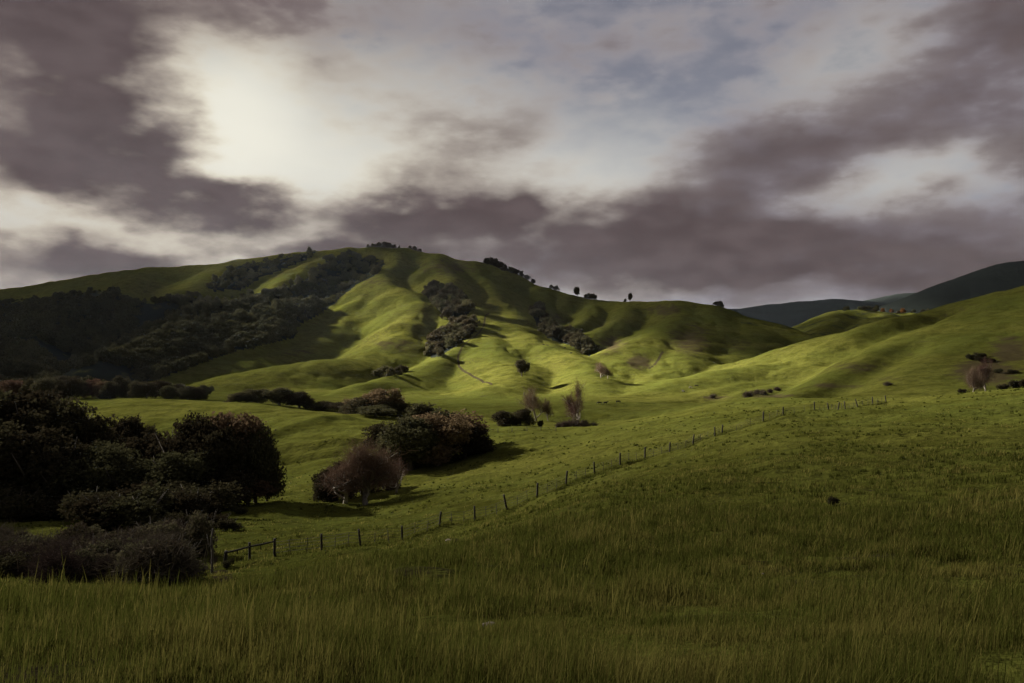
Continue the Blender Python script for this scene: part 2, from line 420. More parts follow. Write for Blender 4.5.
nr, nth = GX.shape
V = np.stack([GX.ravel(), GY.ravel(), GZ.ravel()], 1)
V = np.r_[V, [[0, 0, -1.7]]]
idx = np.arange(nr*nth).reshape(nr, nth)
quads = np.stack([idx[:-1, :-1], idx[:-1, 1:], idx[1:, 1:], idx[1:, :-1]], 2).reshape(-1, 4)[:, ::-1]
fan = np.stack([idx[0, 1:], idx[0, :-1], np.full(nth-1, nr*nth)], 1)[:, ::-1]
ff = np.r_[quads.ravel(), fan.ravel()]; sz = np.r_[np.full(len(quads), 4), np.full(len(fan), 3)]
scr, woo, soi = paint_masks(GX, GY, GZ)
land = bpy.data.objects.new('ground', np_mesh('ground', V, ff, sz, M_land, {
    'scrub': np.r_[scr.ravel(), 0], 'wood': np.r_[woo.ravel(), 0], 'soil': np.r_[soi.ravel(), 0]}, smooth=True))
tag(link(land), kind='structure')

# ------------------------------------------------------------------ sky, sun, camera
EXPOSURE = 3.15
SUN_AZ, SUN_EL = R(-51), R(22)           # bearing from the view axis, elevation
sun_dir = Vector((math.sin(SUN_AZ)*math.cos(SUN_EL), math.cos(SUN_AZ)*math.cos(SUN_EL), math.sin(SUN_EL)))
def build_world():
    w = bpy.data.worlds.new('World'); scene.world = w; w.use_nodes = True
    nt = w.node_tree; nt.nodes.clear(); N = NT(nt)
    gen = N.node('ShaderNodeTexCoord').outputs['Generated']
    sep = N.node('ShaderNodeSeparateXYZ'); N.set(sep.inputs[0], gen)
    x, y, z = sep.outputs
    az = N.math('ARCTAN2', x, y); el = N.math('ARCSINE', z)
    sky = N.node('ShaderNodeTexSky', sky_type='NISHITA', sun_disc=False, sun_elevation=SUN_EL, sun_rotation=SUN_AZ, altitude=100, air_density=1.0, dust_density=2.0)
    # wind-drawn noise, flatter than it is wide
    mp = N.node('ShaderNodeMapping'); N.set(mp.inputs[0], gen); mp.inputs['Scale'].default_value = (1, 1, 2.3)
    def warp(scale, detail, seed):
        nd = N.node('ShaderNodeTexNoise'); m2 = N.node('ShaderNodeMapping'); N.set(m2.inputs[0], mp.outputs[0]); m2.inputs['Location'].default_value = (seed, seed*.7, -seed)
        N.set(nd.inputs['Vector'], m2.outputs[0]); nd.inputs['Scale'].default_value = scale; nd.inputs['Detail'].default_value = detail; nd.inputs['Roughness'].default_value = .52
        return nd.outputs['Color'], nd.outputs['Fac']
    wc, _ = warp(3.2, 4, 3.1); wf, _ = warp(11, 5, 8.2)
    cmb = N.node('ShaderNodeCombineXYZ'); N.set(cmb.inputs[0], az); N.set(cmb.inputs[1], el)
    def vadd(a, b, s):
        sub = N.node('ShaderNodeVectorMath', operation='SUBTRACT'); N.set(sub.inputs[0], b); sub.inputs[1].default_value = (.5, .5, .5)
        ml = N.node('ShaderNodeVectorMath', operation='MULTIPLY'); N.set(ml.inputs[0], sub.outputs[0]); ml.inputs[1].default_value = s
        ad = N.node('ShaderNodeVectorMath', operation='ADD'); N.set(ad.inputs[0], a); N.set(ad.inputs[1], ml.outputs[0])
        return ad.outputs[0]
    wx, _ = warp(26, 5, 14.4)
    pw = vadd(vadd(vadd(cmb.outputs[0], wc, (.20, .12, 0)), wf, (.085, .055, 0)), wx, (.022, .017, 0))
    pg = vadd(cmb.outputs[0], wc, (.10, .07, 0))
    def blob(px, row, rx, ry, ang, vec):
        a = math.atan2(px-CX, F); e = math.atan((CY-row)/F*math.cos(a))
        m_ = N.node('ShaderNodeMapping', vector_type='TEXTURE'); N.set(m_.inputs[0], vec)
        m_.inputs['Location'].default_value = (a, e, 0); m_.inputs['Rotation'].default_value = (0, 0, R(ang))
        m_.inputs['Scale'].default_value = (1.9*rx/F, 1.9*ry/F, 1)
        g = N.node('ShaderNodeTexGradient', gradient_type='SPHERICAL'); N.set(g.inputs[0], m_.outputs[0])
        return N.ramp(g.outputs['Fac'], 0., .95)
    def total(L, vec, start=0.0):
        t = None
        for px, row, rx, ry, ang, wt in L:
            t = N.math('MULTIPLY_ADD', blob(px, row, rx, ry, ang, vec), wt, start if t is None else t)
        return t
    CLOUD = [(60,30,190,85,10,1.25),(180,0,90,34,6,.6),(160,160,110,62,-24,1.1),(40,150,110,80,0,.6),(225,195,60,24,-22,.5),
             (345,208,165,17,-3,.85),(465,214,110,28,-6,.6),(540,238,150,42,0,.40),(620,262,150,30,0,.30),(410,240,130,20,0,.35),
             (745,188,135,66,18,.80),(650,225,90,36,0,.35),(880,112,150,52,24,.62),(995,45,130,90,10,.7),(690,262,140,24,0,.38),(830,255,170,32,6,.45),(860,284,280,34,0,.55),(560,272,240,20,0,.25),(985,230,100,54,0,.55),(1024,150,26,30,0,.7),
             (118,259,42,14,0,.85),(35,266,75,20,0,.75),(420,258,160,14,0,.45),(300,250,120,12,0,.3),(215,239,85,9,0,.45),(20,236,70,15,0,.4),(840,283,220,14,0,.4),(560,20,280,60,-3,.24),(760,15,180,50,0,.26),(430,150,140,50,0,.26),(520,175,110,46,0,.28),(470,120,110,40,0,.12),(640,60,160,40,0,.2),
             (205,98,80,58,-20,-.80),(230,152,32,44,-30,-.45),(310,165,90,34,-5,-.35),(905,182,75,20,12,-.75),(850,52,55,32,24,-.40),(590,192,55,30,0,-.12),(640,155,60,40,0,-.14),(430,250,170,16,0,.32),(600,285,200,12,0,.25),(622,284,50,10,0,-.5),(780,292,80,9,0,-.3),(90,220,130,13,-3,-.45),(75,102,60,22,10,-.30),(150,240,60,8,0,-.3),(30,135,40,16,0,-.25)]
    GLOW = [(190,105,95,62,-15,.38),(228,140,46,70,-20,.46),(340,140,220,66,-6,.22),(285,165,110,40,-10,.24),(380,130,130,60,-8,.20),(390,175,100,34,0,.16),(500,190,120,40,0,.16),(120,218,240,28,-3,.40),(640,160,80,50,0,.13),(590,195,75,34,0,.15),
            (850,55,80,36,24,.14),(905,182,85,26,12,.20),(80,262,190,22,0,.20),(260,236,200,14,0,.08),(622,284,75,14,0,.22),(70,115,80,50,0,.16)]
    dn = total(CLOUD, pw); gl = total(GLOW, pg)
    _, n1 = warp(7, 8, 21.0); _, n2 = warp(19, 7, 33.0); _, n0 = warp(3.4, 5, 47.0); _, n3 = warp(44, 5, 61.0)
    m0, m1, m2 = N.ramp(n0, .32, .68), N.ramp(n1, .30, .70), N.ramp(n2, .30, .70)
    lump = N.math('ADD', N.math('MULTIPLY', m0, .50), N.math('MULTIPLY_ADD', m1, .36, N.math('MULTIPLY', m2, .14)))
    dn = N.math('MULTIPLY_ADD', dn, N.math('MULTIPLY_ADD', lump, .80, .36), N.math('MULTIPLY_ADD', N.math('SUBTRACT', lump, .5), .48, N.math('MULTIPLY_ADD', N.math('SUBTRACT', m2, .5), .13, N.math('MULTIPLY', N.math('SUBTRACT', n3, .5), .16))))
    # the overcast closes in behind the camera
    rear = N.ramp(y, .25, -.25, 0, 1); zen = N.ramp(el, R(28), R(60), 0, .5)
    dn = N.math('ADD', dn, N.math('ADD', N.math('MULTIPLY', rear, .75), N.math('MULTIPLY', zen, .8)))
    front = N.math('SUBTRACT', 1.0, rear)
    blue = N.mix(1.0, sky.outputs[0], rgb(.045, .045, .045), 'MULTIPLY')
    high = N.mix(.90, blue, rgb(.222, .232, .280))
    high = N.mix(N.ramp(el, R(23), R(10)), N.mix(1.0, high, rgb(.78, .78, .80), 'MULTIPLY'), N.mix(1.0, high, rgb(1.25, 1.24, 1.20), 'MULTIPLY'))
    gl = N.math('ADD', gl, N.math('MULTIPLY', N.math('MULTIPLY', N.math('SUBTRACT', n1, .46), .30), front))
    gl = N.math('ADD', gl, N.math('MULTIPLY', N.math('MULTIPLY', N.math('SUBTRACT', n2, .5), .18), front))
    gl = N.math('SUBTRACT', 1.0, N.math('POWER', 2.718, N.math('MULTIPLY', N.math('MAXIMUM', gl, 0), -1.35)))
    clear = N.mix(gl, high, rgb(.97, .94, .80))
    side = N.ramp(az, R(-26), R(2))
    pale = N.mix(gl, N.mix(side, rgb(.40, .345, .290), rgb(.315, .300, .325)), rgb(.90, .85, .70))
    midc = N.mix(gl, N.mix(side, rgb(.205, .162, .156), rgb(.186, .160, .174)), rgb(.62, .56, .46))
    dark = N.mix(m2, rgb(.090, .067, .068), rgb(.125, .096, .097))
    c = N.mix(N.ramp(dn, -.08, .48), clear, pale)
    c = N.mix(N.ramp(dn, .14, .78), c, midc)
    c = N.mix(N.ramp(dn, .45, 1.30), c, dark)
    c = N.mix(N.math('MULTIPLY', rear, .7), c, rgb(.075, .078, .085))
    bg = N.node('ShaderNodeBackground'); N.set(bg.inputs[0], c); bg.inputs[1].default_value = 2**-EXPOSURE
    o = N.node('ShaderNodeOutputWorld'); nt.links.new(bg.outputs[0], o.inputs[0])
    w.cycles.sampling_method = 'MANUAL'; w.cycles.sample_map_resolution = 512
build_world()

sl = bpy.data.lights.new('sun', 'SUN'); sl.energy = 5.0; sl.angle = R(1.0); sl.color = (1.0, .93, .78)
so = bpy.data.objects.new('sun', sl); col.objects.link(so)
so.rotation_euler = (-sun_dir).to_track_quat('-Z', 'Y').to_euler()

cam = bpy.data.cameras.new('camera'); cam.lens = 28.0; cam.sensor_width = 36.0; cam.clip_start = .1; cam.clip_end = 40000
co = bpy.data.objects.new('camera', cam); col.objects.link(co)
co.location = (0, 0, 0); co.rotation_euler = (R(90), 0, 0)
scene.camera = co
vs = scene.view_settings
vs.view_transform = 'Standard'; vs.look = 'None'; vs.gamma = 1; vs.use_curve_mapping = False
vs.exposure = EXPOSURE
scene.render.engine = 'CYCLES'
scene.cycles.use_denoising = True; scene.cycles.denoising_prefilter = 'ACCURATE'; scene.cycles.use_adaptive_sampling = False
scene.cycles.max_bounces = 6; scene.cycles.diffuse_bounces = 2; scene.cycles.transparent_max_bounces = 8; scene.cycles.volume_bounces = 0
# ------------------------------------------------------------------ unseen clouds added to shade the valley
def shade_cloud_material(name, through):
    m, nt = new_mat(name); N = NT(nt)
    tp = N.node('ShaderNodeBsdfTransparent'); d = N.node('ShaderNodeBsdfDiffuse'); d.inputs[0].default_value = rgb(.8, .79, .78)
    t = N.node('ShaderNodeBsdfTranslucent'); t.inputs[0].default_value = rgb(.8, .79, .78)
    m1 = N.node('ShaderNodeMixShader'); m1.inputs[0].default_value = .4
    nt.links.new(d.outputs[0], m1.inputs[1]); nt.links.new(t.outputs[0], m1.inputs[2])
    m2 = N.node('ShaderNodeMixShader')
    pos = N.node('ShaderNodeNewGeometry').outputs['Position']
    nz = N.noise(pos, .0022, 5, .6)
    f = math.sqrt(through)
    N.set(m2.inputs[0], N.ramp(nz, .30, .70, 1-min(.97, f*1.5), 1-f*.5))
    nt.links.new(tp.outputs[0], m2.inputs[1]); nt.links.new(m1.outputs[0], m2.inputs[2])
    o = N.node('ShaderNodeOutputMaterial'); nt.links.new(m2.outputs[0], o.inputs[0])
    return m
def shade_cloud(gx, gy, rx, ry, alt, through, seed):
    """a flat stratus bank added out of view so its shade falls on (gx,gy)"""
    nu, nv = 72, 18
    u = np.linspace(0, 2*math.pi, nu, endpoint=False); v = np.linspace(-math.pi/2, math.pi/2, nv+2)[1:-1]
    U_, V_ = np.meshgrid(u, v)
    rad = np.cos(V_)**.55
    cx, cy = np.cos(U_), np.sin(U_)
    rag = 1 + .28*fbm(cx*1.0+seed, cy*1.0, .9, 4, seed)
    x = cx*rad*rag*rx; y = cy*rad*rag*ry
    zz = np.sin(V_)*45 + 18*fbm(x, y, 300, 3, seed+3)*np.sign(np.sin(V_))
    VV = np.r_[np.stack([x.ravel(), y.ravel(), zz.ravel()], 1), [[0, 0, -48], [0, 0, 48]]]
    ii = np.arange(nu*nv).reshape(nv, nu); jj = np.roll(ii, -1, 1)
    q = np.stack([ii[:-1], jj[:-1], jj[1:], ii[1:]], 2).reshape(-1, 4)
    t1 = np.stack([jj[0], ii[0], np.full(nu, nu*nv)], 1); t2 = np.stack([ii[-1], jj[-1], np.full(nu, nu*nv+1)], 1)
    me = np_mesh('shade_cloud', VV, np.r_[q.ravel(), t1.ravel(), t2.ravel()], np.r_[np.full(len(q), 4), np.full(2*nu, 3)], shade_cloud_material('shade_cloud_vapour', through), smooth=True)
    o = bpy.data.objects.new('shade_cloud', me)
    k = (alt-float(ground(gx, gy)[0]))/math.tan(SUN_EL)
    o.location = (gx+math.sin(SUN_AZ)*k, gy+math.cos(SUN_AZ)*k, alt)
    return tag(link(o), kind='structure')
SHADE_CLOUDS = [(0, -60, 650, 140, 2500, .14), (0, 125, 620, 150, 2500, .24), (70, 395, 230, 75, 2600, .40), (-760, 960, 500, 720, 2800, .05), (-150, 1360, 460, 230, 3400, .18),
          (360, 450, 215, 300, 2800, .15), (255, 920, 185, 280, 3000, .08), (560, 1300, 260, 240, 3800, .06), (1150, 1950, 620, 620, 5600, .07), (1500, 4100, 1500, 900, 8500, .08)]
for i_, c_ in enumerate(SHADE_CLOUDS): shade_cloud(*c_, i_*3+1)

# ------------------------------------------------------------------ plants
class Tube:
    def __init__(s): s.V = []; s.F = []; s.n = 0
    def add(s, pts, rad, k=6):
        pts = [Vector(p) for p in pts]; base = s.n
        for i, p in enumerate(pts):
            d = (pts[min(i+1, len(pts)-1)]-pts[max(i-1, 0)]).normalized()
            a = d.orthogonal().normalized(); b = d.cross(a)
            for j in range(k):
                t = 2*math.pi*j/k; s.V.append(p + (a*math.cos(t)+b*math.sin(t))*rad[i])
        for i in range(len(pts)-1):
            for j in range(k):
                a0 = base+i*k+j; a1 = base+i*k+(j+1) % k
                s.F.append((a0, a1, a1+k, a0+k))
        s.V.append(pts[-1]); tip = len(s.V)-1
        for j in range(k): s.F.append((base+(len(pts)-1)*k+j, base+(len(pts)-1)*k+(j+1) % k, tip))
        s.n = len(s.V)
    def mesh(s, name, mat):
        me = bpy.data.meshes.new(name); me.from_pydata([tuple(v) for v in s.V], [], s.F); me.materials.append(mat)
        for p in me.polygons: p.use_smooth = True
        return me

def leaf_mesh(name, pts, size, mat, g, tint, up=.3, flat=1.0):
    n_ = len(pts)
    nrm = g.normal(size=(n_, 3)); nrm[:, 2] += up; nrm /= np.linalg.norm(nrm, axis=1)[:, None]
    h = g.normal(size=(n_, 3)); a = np.cross(nrm, h); a /= np.linalg.norm(a, axis=1)[:, None]; b = np.cross(nrm, a)
    s = (size*g.uniform(.6, 1.4, n_))[:, None]
    Vv = np.stack([pts-a*s, pts-b*s*.6*flat+nrm*s*.15, pts+a*s, pts+b*s*.6*flat+nrm*s*.15], 1).reshape(-1, 3)
    f = np.arange(4*n_)
    return np_mesh(name, Vv, f, np.full(n_, 4), mat, {'tint': np.repeat(tint, 4)})

def crown_points(lobes, n_, g, shell=.33, gap=.12):
    vol = np.array([l[1][0]*l[1][1]*l[1][2] for l in lobes])**.75; vol /= vol.sum()
    out, cl = [], []
    for (c, r), w in zip(lobes, vol):
        k = int(n_*w*1.5)
        d = g.normal(size=(k, 3)); d /= np.linalg.norm(d, axis=1)[:, None]
        # lumpy surface
        bump = 1 + .42*perlin(d[:, 0]*2.2+c[0]*3, d[:, 1]*2.2+d[:, 2]*1.7+c[1], 5) + .18*perlin(d[:, 0]*5+c[1], d[:, 2]*5+d[:, 1]*3, 8)
        p = d*(g.uniform(0, 1, k)**shell)[:, None]*np.array(r)*bump[:, None] + np.array(c)
        m = max(r)
        ns = perlin(p[:, 0]/m*3.2, p[:, 2]/m*3.2+p[:, 1]/m*1.3, 17) + perlin(p[:, 1]/m*3.4, p[:, 2]/m*2.8, 23)
        keep = (ns > -gap) & (p[:, 2] > .15)
        p = p[keep][:int(n_*w)+1]
        out.append(p); cl.append(np.clip(.5+.45*ns[keep][:len(p)] + g.normal(0, .18, len(p)), 0, 1))
    return np.concatenate(out), np.concatenate(cl)

def oak_lobes(g, w, h, k=13, low=.25):
    L = [((0, 0, h*.52), (w*.30, w*.30, h*.34))]
    for i in range(k):
        t = 2*math.pi*i/k + g.uniform(-.3, .3); rr = w*g.uniform(.20, .38); zz = h*g.uniform(low+.06, .76)
        s = g.uniform(.09, .23)
        L.append(((rr*math.cos(t), rr*math.sin(t), zz), (w*s, w*s, h*s*1.05)))
    for i in range(3):
        L.append(((g.uniform(-.18, .18)*w, g.uniform(-.18, .18)*w, h*g.uniform(.72, .82)), (w*.17, w*.17, h*.16)))
    return L
def oak_meshes(seed, w, h, leaves, size, mat, limbs=6, low=.25):
    g = np.random.default_rng(seed)
    p, t = crown_points(oak_lobes(g, w, h, low=low), leaves, g)
    crown = leaf_mesh('crown', p, size, mat, g, t)
    T = Tube(); f = h*.32
    T.add([(0, 0, -.6), (.03*w*g.normal(), .02*w, f*.5), (.03*w*g.normal(), .03*w*g.normal(), f)], [h*.042, h*.032, h*.028], 8)
    for i in range(limbs):
        a = 2*math.pi*i/limbs+g.uniform(-.4, .4); L = w*g.uniform(.25, .40)
        T.add([(0, 0, f*g.uniform(.6, .95)), (L*.45*math.cos(a), L*.45*math.sin(a), f*1.25), (L*.8*math.cos(a+.2), L*.8*math.sin(a+.2), h*g.uniform(.5, .7)), (L*math.cos(a), L*math.sin(a), h*g.uniform(.65, .85))], [h*.02, h*.015, h*.009, h*.003], 5)
    return T.mesh('trunk', M_bark), crown

def bare_meshes(seed, h, spread, twigs, tw_len, tw_w, bark, lean=0, levels=4, kids=4, twig=M_twig, thick=.030):
    g = np.random.default_rng(seed); T = Tube(); ends = []
    def grow(p, d, L, r, lv):
        pts = [p]; q = Vector(p); dd = Vector(d)
        for k in range(3):
            dd = (dd + Vector(g.normal(size=3))*.22 + Vector((0, 0, .06))).normalized(); q = q+dd*L/3; pts.append(q.copy())
        T.add(pts, [r, r*.88, r*.75, r*.6], 7 if lv == 0 else (5 if lv < 3 else 3))
        for v in pts[1:]: ends.append((v, dd.copy(), lv))
        if lv >= levels: return
        for k in range(kids if lv else kids+2):
            s = Vector(pts[g.integers(1, 4)]); nd = (dd*.75 + Vector((g.normal()*spread, g.normal()*spread, g.normal()*.35+.2))).normalized()
            grow(s, nd, L*g.uniform(.62, .9), r*.55, lv+1)
    grow(Vector((0, 0, -.4)), Vector((lean, 0, 1)).normalized(), h*.27, h*thick, 0)
    src = [e for e in ends if e[2] >= levels-1]
    pick = g.integers(0, len(src), twigs)
    c = np.array([src[i][0] for i in pick]); dr = np.array([src[i][1] for i in pick])
    d = dr*.6 + g.normal(size=(twigs, 3))*.75 + np.array([0, 0, .15]); d /= np.linalg.norm(d, axis=1)[:, None]
    c = c + g.normal(size=(twigs, 3))*tw_len*.35
    s = np.cross(d, g.normal(size=(twigs, 3))); s /= np.linalg.norm(s, axis=1)[:, None]
    L = (tw_len*g.uniform(.5, 1.4, twigs))[:, None]; w_ = tw_w
    bend = g.normal(size=(twigs, 3))*.15*L
    Vv = np.stack([c-s*w_*.5, c+s*w_*.5, c+d*L*.55+bend+s*w_*.35, c+d*L+bend*.3, c+d*L*.55+bend-s*w_*.35], 1).reshape(-1, 3)
    tw = np_mesh('twigs', Vv, *blade_faces(twigs), twig, {'tint': np.repeat(g.uniform(0, 1, twigs), 5)})
    return T.mesh('trunk', bark), tw

def shrub_meshes(seed, w, h, leaves, size, mat):
    g = np.random.default_rng(seed); L = []
    for i in range(6):
        t = g.uniform(0, 6.28); rr = w*g.uniform(.05, .32)
        L.append(((rr*math.cos(t), rr*math.sin(t), h*g.uniform(.3, .6)), (w*g.uniform(.16, .27), w*g.uniform(.16, .27), h*g.uniform(.28, .4))))
    p, t = crown_points(L, leaves, g, .4, .2)
    crown = leaf_mesh('foliage', p, size, mat, g, t, up=.1)
    T = Tube()
    for i in range(9):
        a = 2*math.pi*i/9; L_ = w*.32
        T.add([(0, 0, -.2), (L_*.4*math.cos(a), L_*.4*math.sin(a), h*.4), (L_*math.cos(a), L_*math.sin(a), h*g.uniform(.7, 1.0))], [.025*h, .014*h, .004*h], 4)
    return T.mesh('stems', M_bark), crown

# prototypes (unit height 1 for trees seen from afar are scaled on placing)
OAK = [oak_meshes(100+i, w, 10, 15000, .21, M_oak, low=lo) for i, (w, lo) in enumerate(((11, .22), (9, .28), (13, .2), (10, .25)))]
OAKB = [oak_meshes(120+i, w, 10, 13000, .20, M_oakbrown, low=.25) for i, w in enumerate((11, 9.5))]
LOW = [oak_meshes(130+i, w, 10, 12000, .22, M_oak, low=.06) for i, w in enumerate((11, 9, 12))]
LOWB = [oak_meshes(135+i, w, 10, 11000, .21, M_oakbrown, low=.08) for i, w in enumerate((11, 9.5))]
FAR = [oak_meshes(140+i, w, 10, 1300, .62, M_oak, limbs=3, low=.15) for i, w in enumerate((11, 9, 13))]
FARB = [oak_meshes(150+i, w, 10, 1200, .58, M_oakbrown, limbs=3, low=.15) for i, w in enumerate((10.5, 9))]
FARR = [oak_meshes(155, 10.5, 10, 1200, .58, M_rust, limbs=3, low=.15)]
SHRUB = [shrub_meshes(160+i, 3.4, 2.4, 5200, .085, M_scrub) for i in range(3)]
OAKSHRUB = [shrub_meshes(165+i, 3.4, 2.4, 4200, .10, M_oak) for i in range(2)]
SYC = [bare_meshes(170, 13, .62, 8500, 1.6, .032, M_pale, .25, 4, 4), bare_meshes(171, 15, .40, 3600, 1.4, .042, M_pale, .05, 4, 3), bare_meshes(172, 12, .6, 3200, 1.3, .042, M_pale, 0, 4, 3)]
THICKET = [bare_meshes(180+i, 3.2, .8, 2600, .7, .03, M_bark, 0, 3, 4, M_brush, .012) for i in range(2)]

def extent(pr):
    if 'h' not in pr[1]:
        v = np.empty(len(pr[1].vertices)*3, np.float32); pr[1].vertices.foreach_get('co', v); v = v.reshape(-1, 3)
        pr[1]['h'] = float(np.percentile(v[:, 2], 99.7)); pr[1]['w'] = float(2*np.percentile(np.hypot(v[:, 0], v[:, 1]), 96))
    return pr[1]['w'], pr[1]['h']
def plant(name, protos, loc, h, width, label, cat, group=None, pick=None, rz=None, parts=('trunk', 'crown'), sink=.0):
    """one plant of the given height and crown width in metres (width None: as grown)"""
    pr = protos[pick if pick is not None else random.randrange(len(protos))]
    o = empty(name, (loc[0], loc[1], loc[2]-sink), random.uniform(0, 6.28) if rz is None else rz)
    w0, h0 = extent(pr); s = (h+sink)/h0; sw = s if width is None else width/w0
    o.scale = (sw, sw, s)
    tag(o, label, cat, group)
    for nm, me in zip(parts, pr):
        link(bpy.data.objects.new(nm, me), o)
    return o
def far_plant(name, protos, loc, h, wscale, label, cat, group):
    pr = protos[random.randrange(len(protos))]
    o = bpy.data.objects.new(name, pr[1]); o.location = (loc[0], loc[1], loc[2]-.12*h); o.rotation_euler = (0, 0, random.uniform(0, 6.28))
    s = h/10; o.scale = (s*wscale, s*wscale, s)
    return tag(link(o), label, cat, group)
n_oak = 0
def size_from(loc, top_row):
    """height of a plant standing at loc whose top is seen at top_row"""
    return (CY-top_row)*loc.y/F - loc.z

# --- the dark grove in the hollow on the left: bearing, base row, top row, crown width in pixels
GROVE = [(-18,505,392,90),(22,500,393,84),(60,505,400,78),(92,500,418,62),(-10,520,425,90),(40,525,432,84),(100,525,446,76),(72,528,462,80),(8,532,462,84),
         (158,512,436,70),(195,514,418,74),(232,511,414,66),(256,513,428,48),(180,520,452,66),(222,518,462,62),(135,522,462,60),(266,511,462,30),(248,516,478,44),(120,530,486,60),(175,528,484,56),(30,540,490,80),(90,540,498,70),(215,516,430,60),(-50,525,420,90)]
for i_, (px, b, t, w) in enumerate(GROVE):
    Yg = {True: 118, False: 150}[b > 515] if px < 150 else 118 + (520-b)*1.2
    p = at(px, Yg); h = size_from(p, t)
    wid = w*p.y/F
    pr, nm = (OAKB, 1) if i_ in (11, 17, 16) else (OAK, 0)
    k = i_ % len(pr)
    plant('oak_tree', pr, p, h, wid*1.06,
          'dense oak of the near grove with red brown buds, above the pasture edge' if nm else 'dense dark oak packed in the near grove left of the pasture', 'tree', 'budding oaks on the right edge of the near grove' if nm else 'oaks of the dark near grove', pick=k, sink=.25)
    n_oak += 1
for (px, t, w, lab) in ((125, 418, 38, 'wider of the twin round topped oaks standing proud of the dark grove'), (146, 427, 24, 'narrower of the twin round topped oaks standing proud of the dark grove')):
    p = at(px, 165); h = size_from(p, t); plant('oak_tree', OAK, p, h, w*165/F, lab, 'tree', pick=1, sink=.25); n_oak += 1
# --- clump in the middle of the valley
MID = [(402,.0,168,430,46),(424,0,178,405,66),(446,0,180,413,64),(461,0,184,424,50),(410,0,162,419,64),(440,0,168,414,68),(465,0,174,426,52),(483,0,178,440,22),(385,0,195,424,44)]
for i_, (px, _, Yg, t, w) in enumerate(MID):
    p = at(px, Yg); h = size_from(p, t); k = i_ % 3; br = i_ in (3, 5, 2)
    lab = ['', 'tallest broad dark oak of the clump behind the leaning bare tree', '', '', '', '', '', 'small round oak at the right tip of the valley clump', ''][i_] or ('dark oak with brown buds inside the clump in the valley' if br else 'dark green oak inside the clump in the valley')
    pr = LOWB if br else LOW; k = k % len(pr)
    plant('oak_tree', pr, p, h, w*p.y/F*1.08, lab, 'tree', None if i_ in (1, 7) else ('brown oaks of the valley clump' if br else 'green oaks of the valley clump'), pick=k, sink=.3); n_oak += 1
# --- evergreens behind it and on the valley floor: px, metres, top, width, brown?
BACK = [(240,345,392,26,0),(258,345,389,30,0),(280,345,388,34,0),(300,342,392,28,0),(322,338,404,26,0),(340,335,402,26,0),(362,320,396,40,0),(383,318,389,40,1),(398,312,402,34,0),(375,300,410,36,0),(350,325,404,24,0),(355,330,398,20,1)]
for px, Yg, t, w, br in BACK:
    p = at(px, Yg); h = max(size_from(p, t), 4); pr = LOWB if br else LOW; k = random.randrange(len(pr))
    plant('oak_tree', pr, p, h, w*p.y/F*1.08, 'brown budding tree among the dark evergreens at the foot of the hill spur' if br else 'dark evergreen in the belt at the foot of the lit hill spur', 'tree', 'budding trees in the belt below the spur' if br else 'evergreens in the belt below the spur', pick=k, sink=.3); n_oak += 1
for px, Yg, t, w in ((506, 262, 411, 26), (521, 262, 409, 26)):
    p = at(px, Yg); h = size_from(p, t); plant('oak_tree', LOW, p, h, w*p.y/F, 'left half of the round black bush like oak pair in the open pasture' if px < 515 else 'right half of the round black bush like oak pair in the open pasture', 'tree', pick=0, sink=.4); n_oak += 1
for px in (43, 52, 63, 72, 84, 93, 102, 110, 120, 129, 138, 147, 156, 164, 172, 180, 188, 196, 204, 28, 12, -4):
    p = at(px, 425+random.uniform(-8, 14)); h = (10.5 if px < 150 else 8)*random.uniform(.8, 1.2); br = px in (102, 93, 156, 12)
    plant('oak_tree', LOWB if br else LOW, p, h, random.uniform(8.5, 13), 'brown budding tree in the hedge line behind the low green knoll' if br else 'dark bushy tree in the hedge line behind the low green knoll', 'tree', 'brown trees of the hedge line' if br else 'dark trees of the hedge line', sink=.5); n_oak += 1
# single trees on the hills
p = hit(522, 377, 450, 900); plant('oak_tree', OAK, p, size_from(p, 360), 11, 'lone dark tree casting a shadow on the sunlit spur', 'tree', pick=1); n_oak += 1
for (px, rw, t, ws, lab) in ((577, 293, 287, 9, 'lone round tree standing highest on the saddle of the skyline'), (630, 299.5, 293, 6, 'thin lone tree on the skyline above the reddish gullies')):
    p = at(px, 1120 if px < 600 else 1072); h = max(size_from(p, t), 5); plant('oak_tree', OAK, p, h, ws, lab, 'tree', pick=1); n_oak += 1

def crest(px, y0, y1):
    """ground point on the skyline at a bearing between two distances"""
    Ys = np.linspace(y0, y1, 300); rw = CY - ground((px-CX)*Ys/F, Ys)*F/Ys
    return at(px, Ys[np.argmin(rw)])
for px, h in ((368,5),(373,6),(379,8),(384,9),(389,8),(394,6),(399,4),(410,5),(415,7),(420,5),(486,9),(490,11),(495,12),(500,11),(505,10),(511,9),(516,8),(521,8),(527,7),(533,7),(551,6),(556,7),(588,8),(593,8),(586,6),(625,4),(721,7),(716,5)):
    p = crest(px, 850, 1450)
    far_plant('oak_tree', FAR, p, h*1.25, 1.1, 'dark oak along the skyline of the highest hill' if px < 430 else 'dark oak on the long skyline falling right from the summit', 'tree', 'skyline oaks at the summit' if px < 430 else 'skyline oaks right of the summit'); n_oak += 1
for px in np.linspace(838, 925, 17):
    p = crest(px, 1350, 1600); rust = 874 < px < 889
    far_plant('oak_tree', FARR if rust else FAR, p + Vector((0, -random.uniform(0, 90), -2)), random.uniform(7, 10), 1.2, 'rust coloured tree on the low ridge at the valley head' if rust else 'dark tree on the low wooded ridge at the valley head', 'tree', 'rust trees at the valley head' if rust else 'dark trees at the valley head'); n_oak += 1

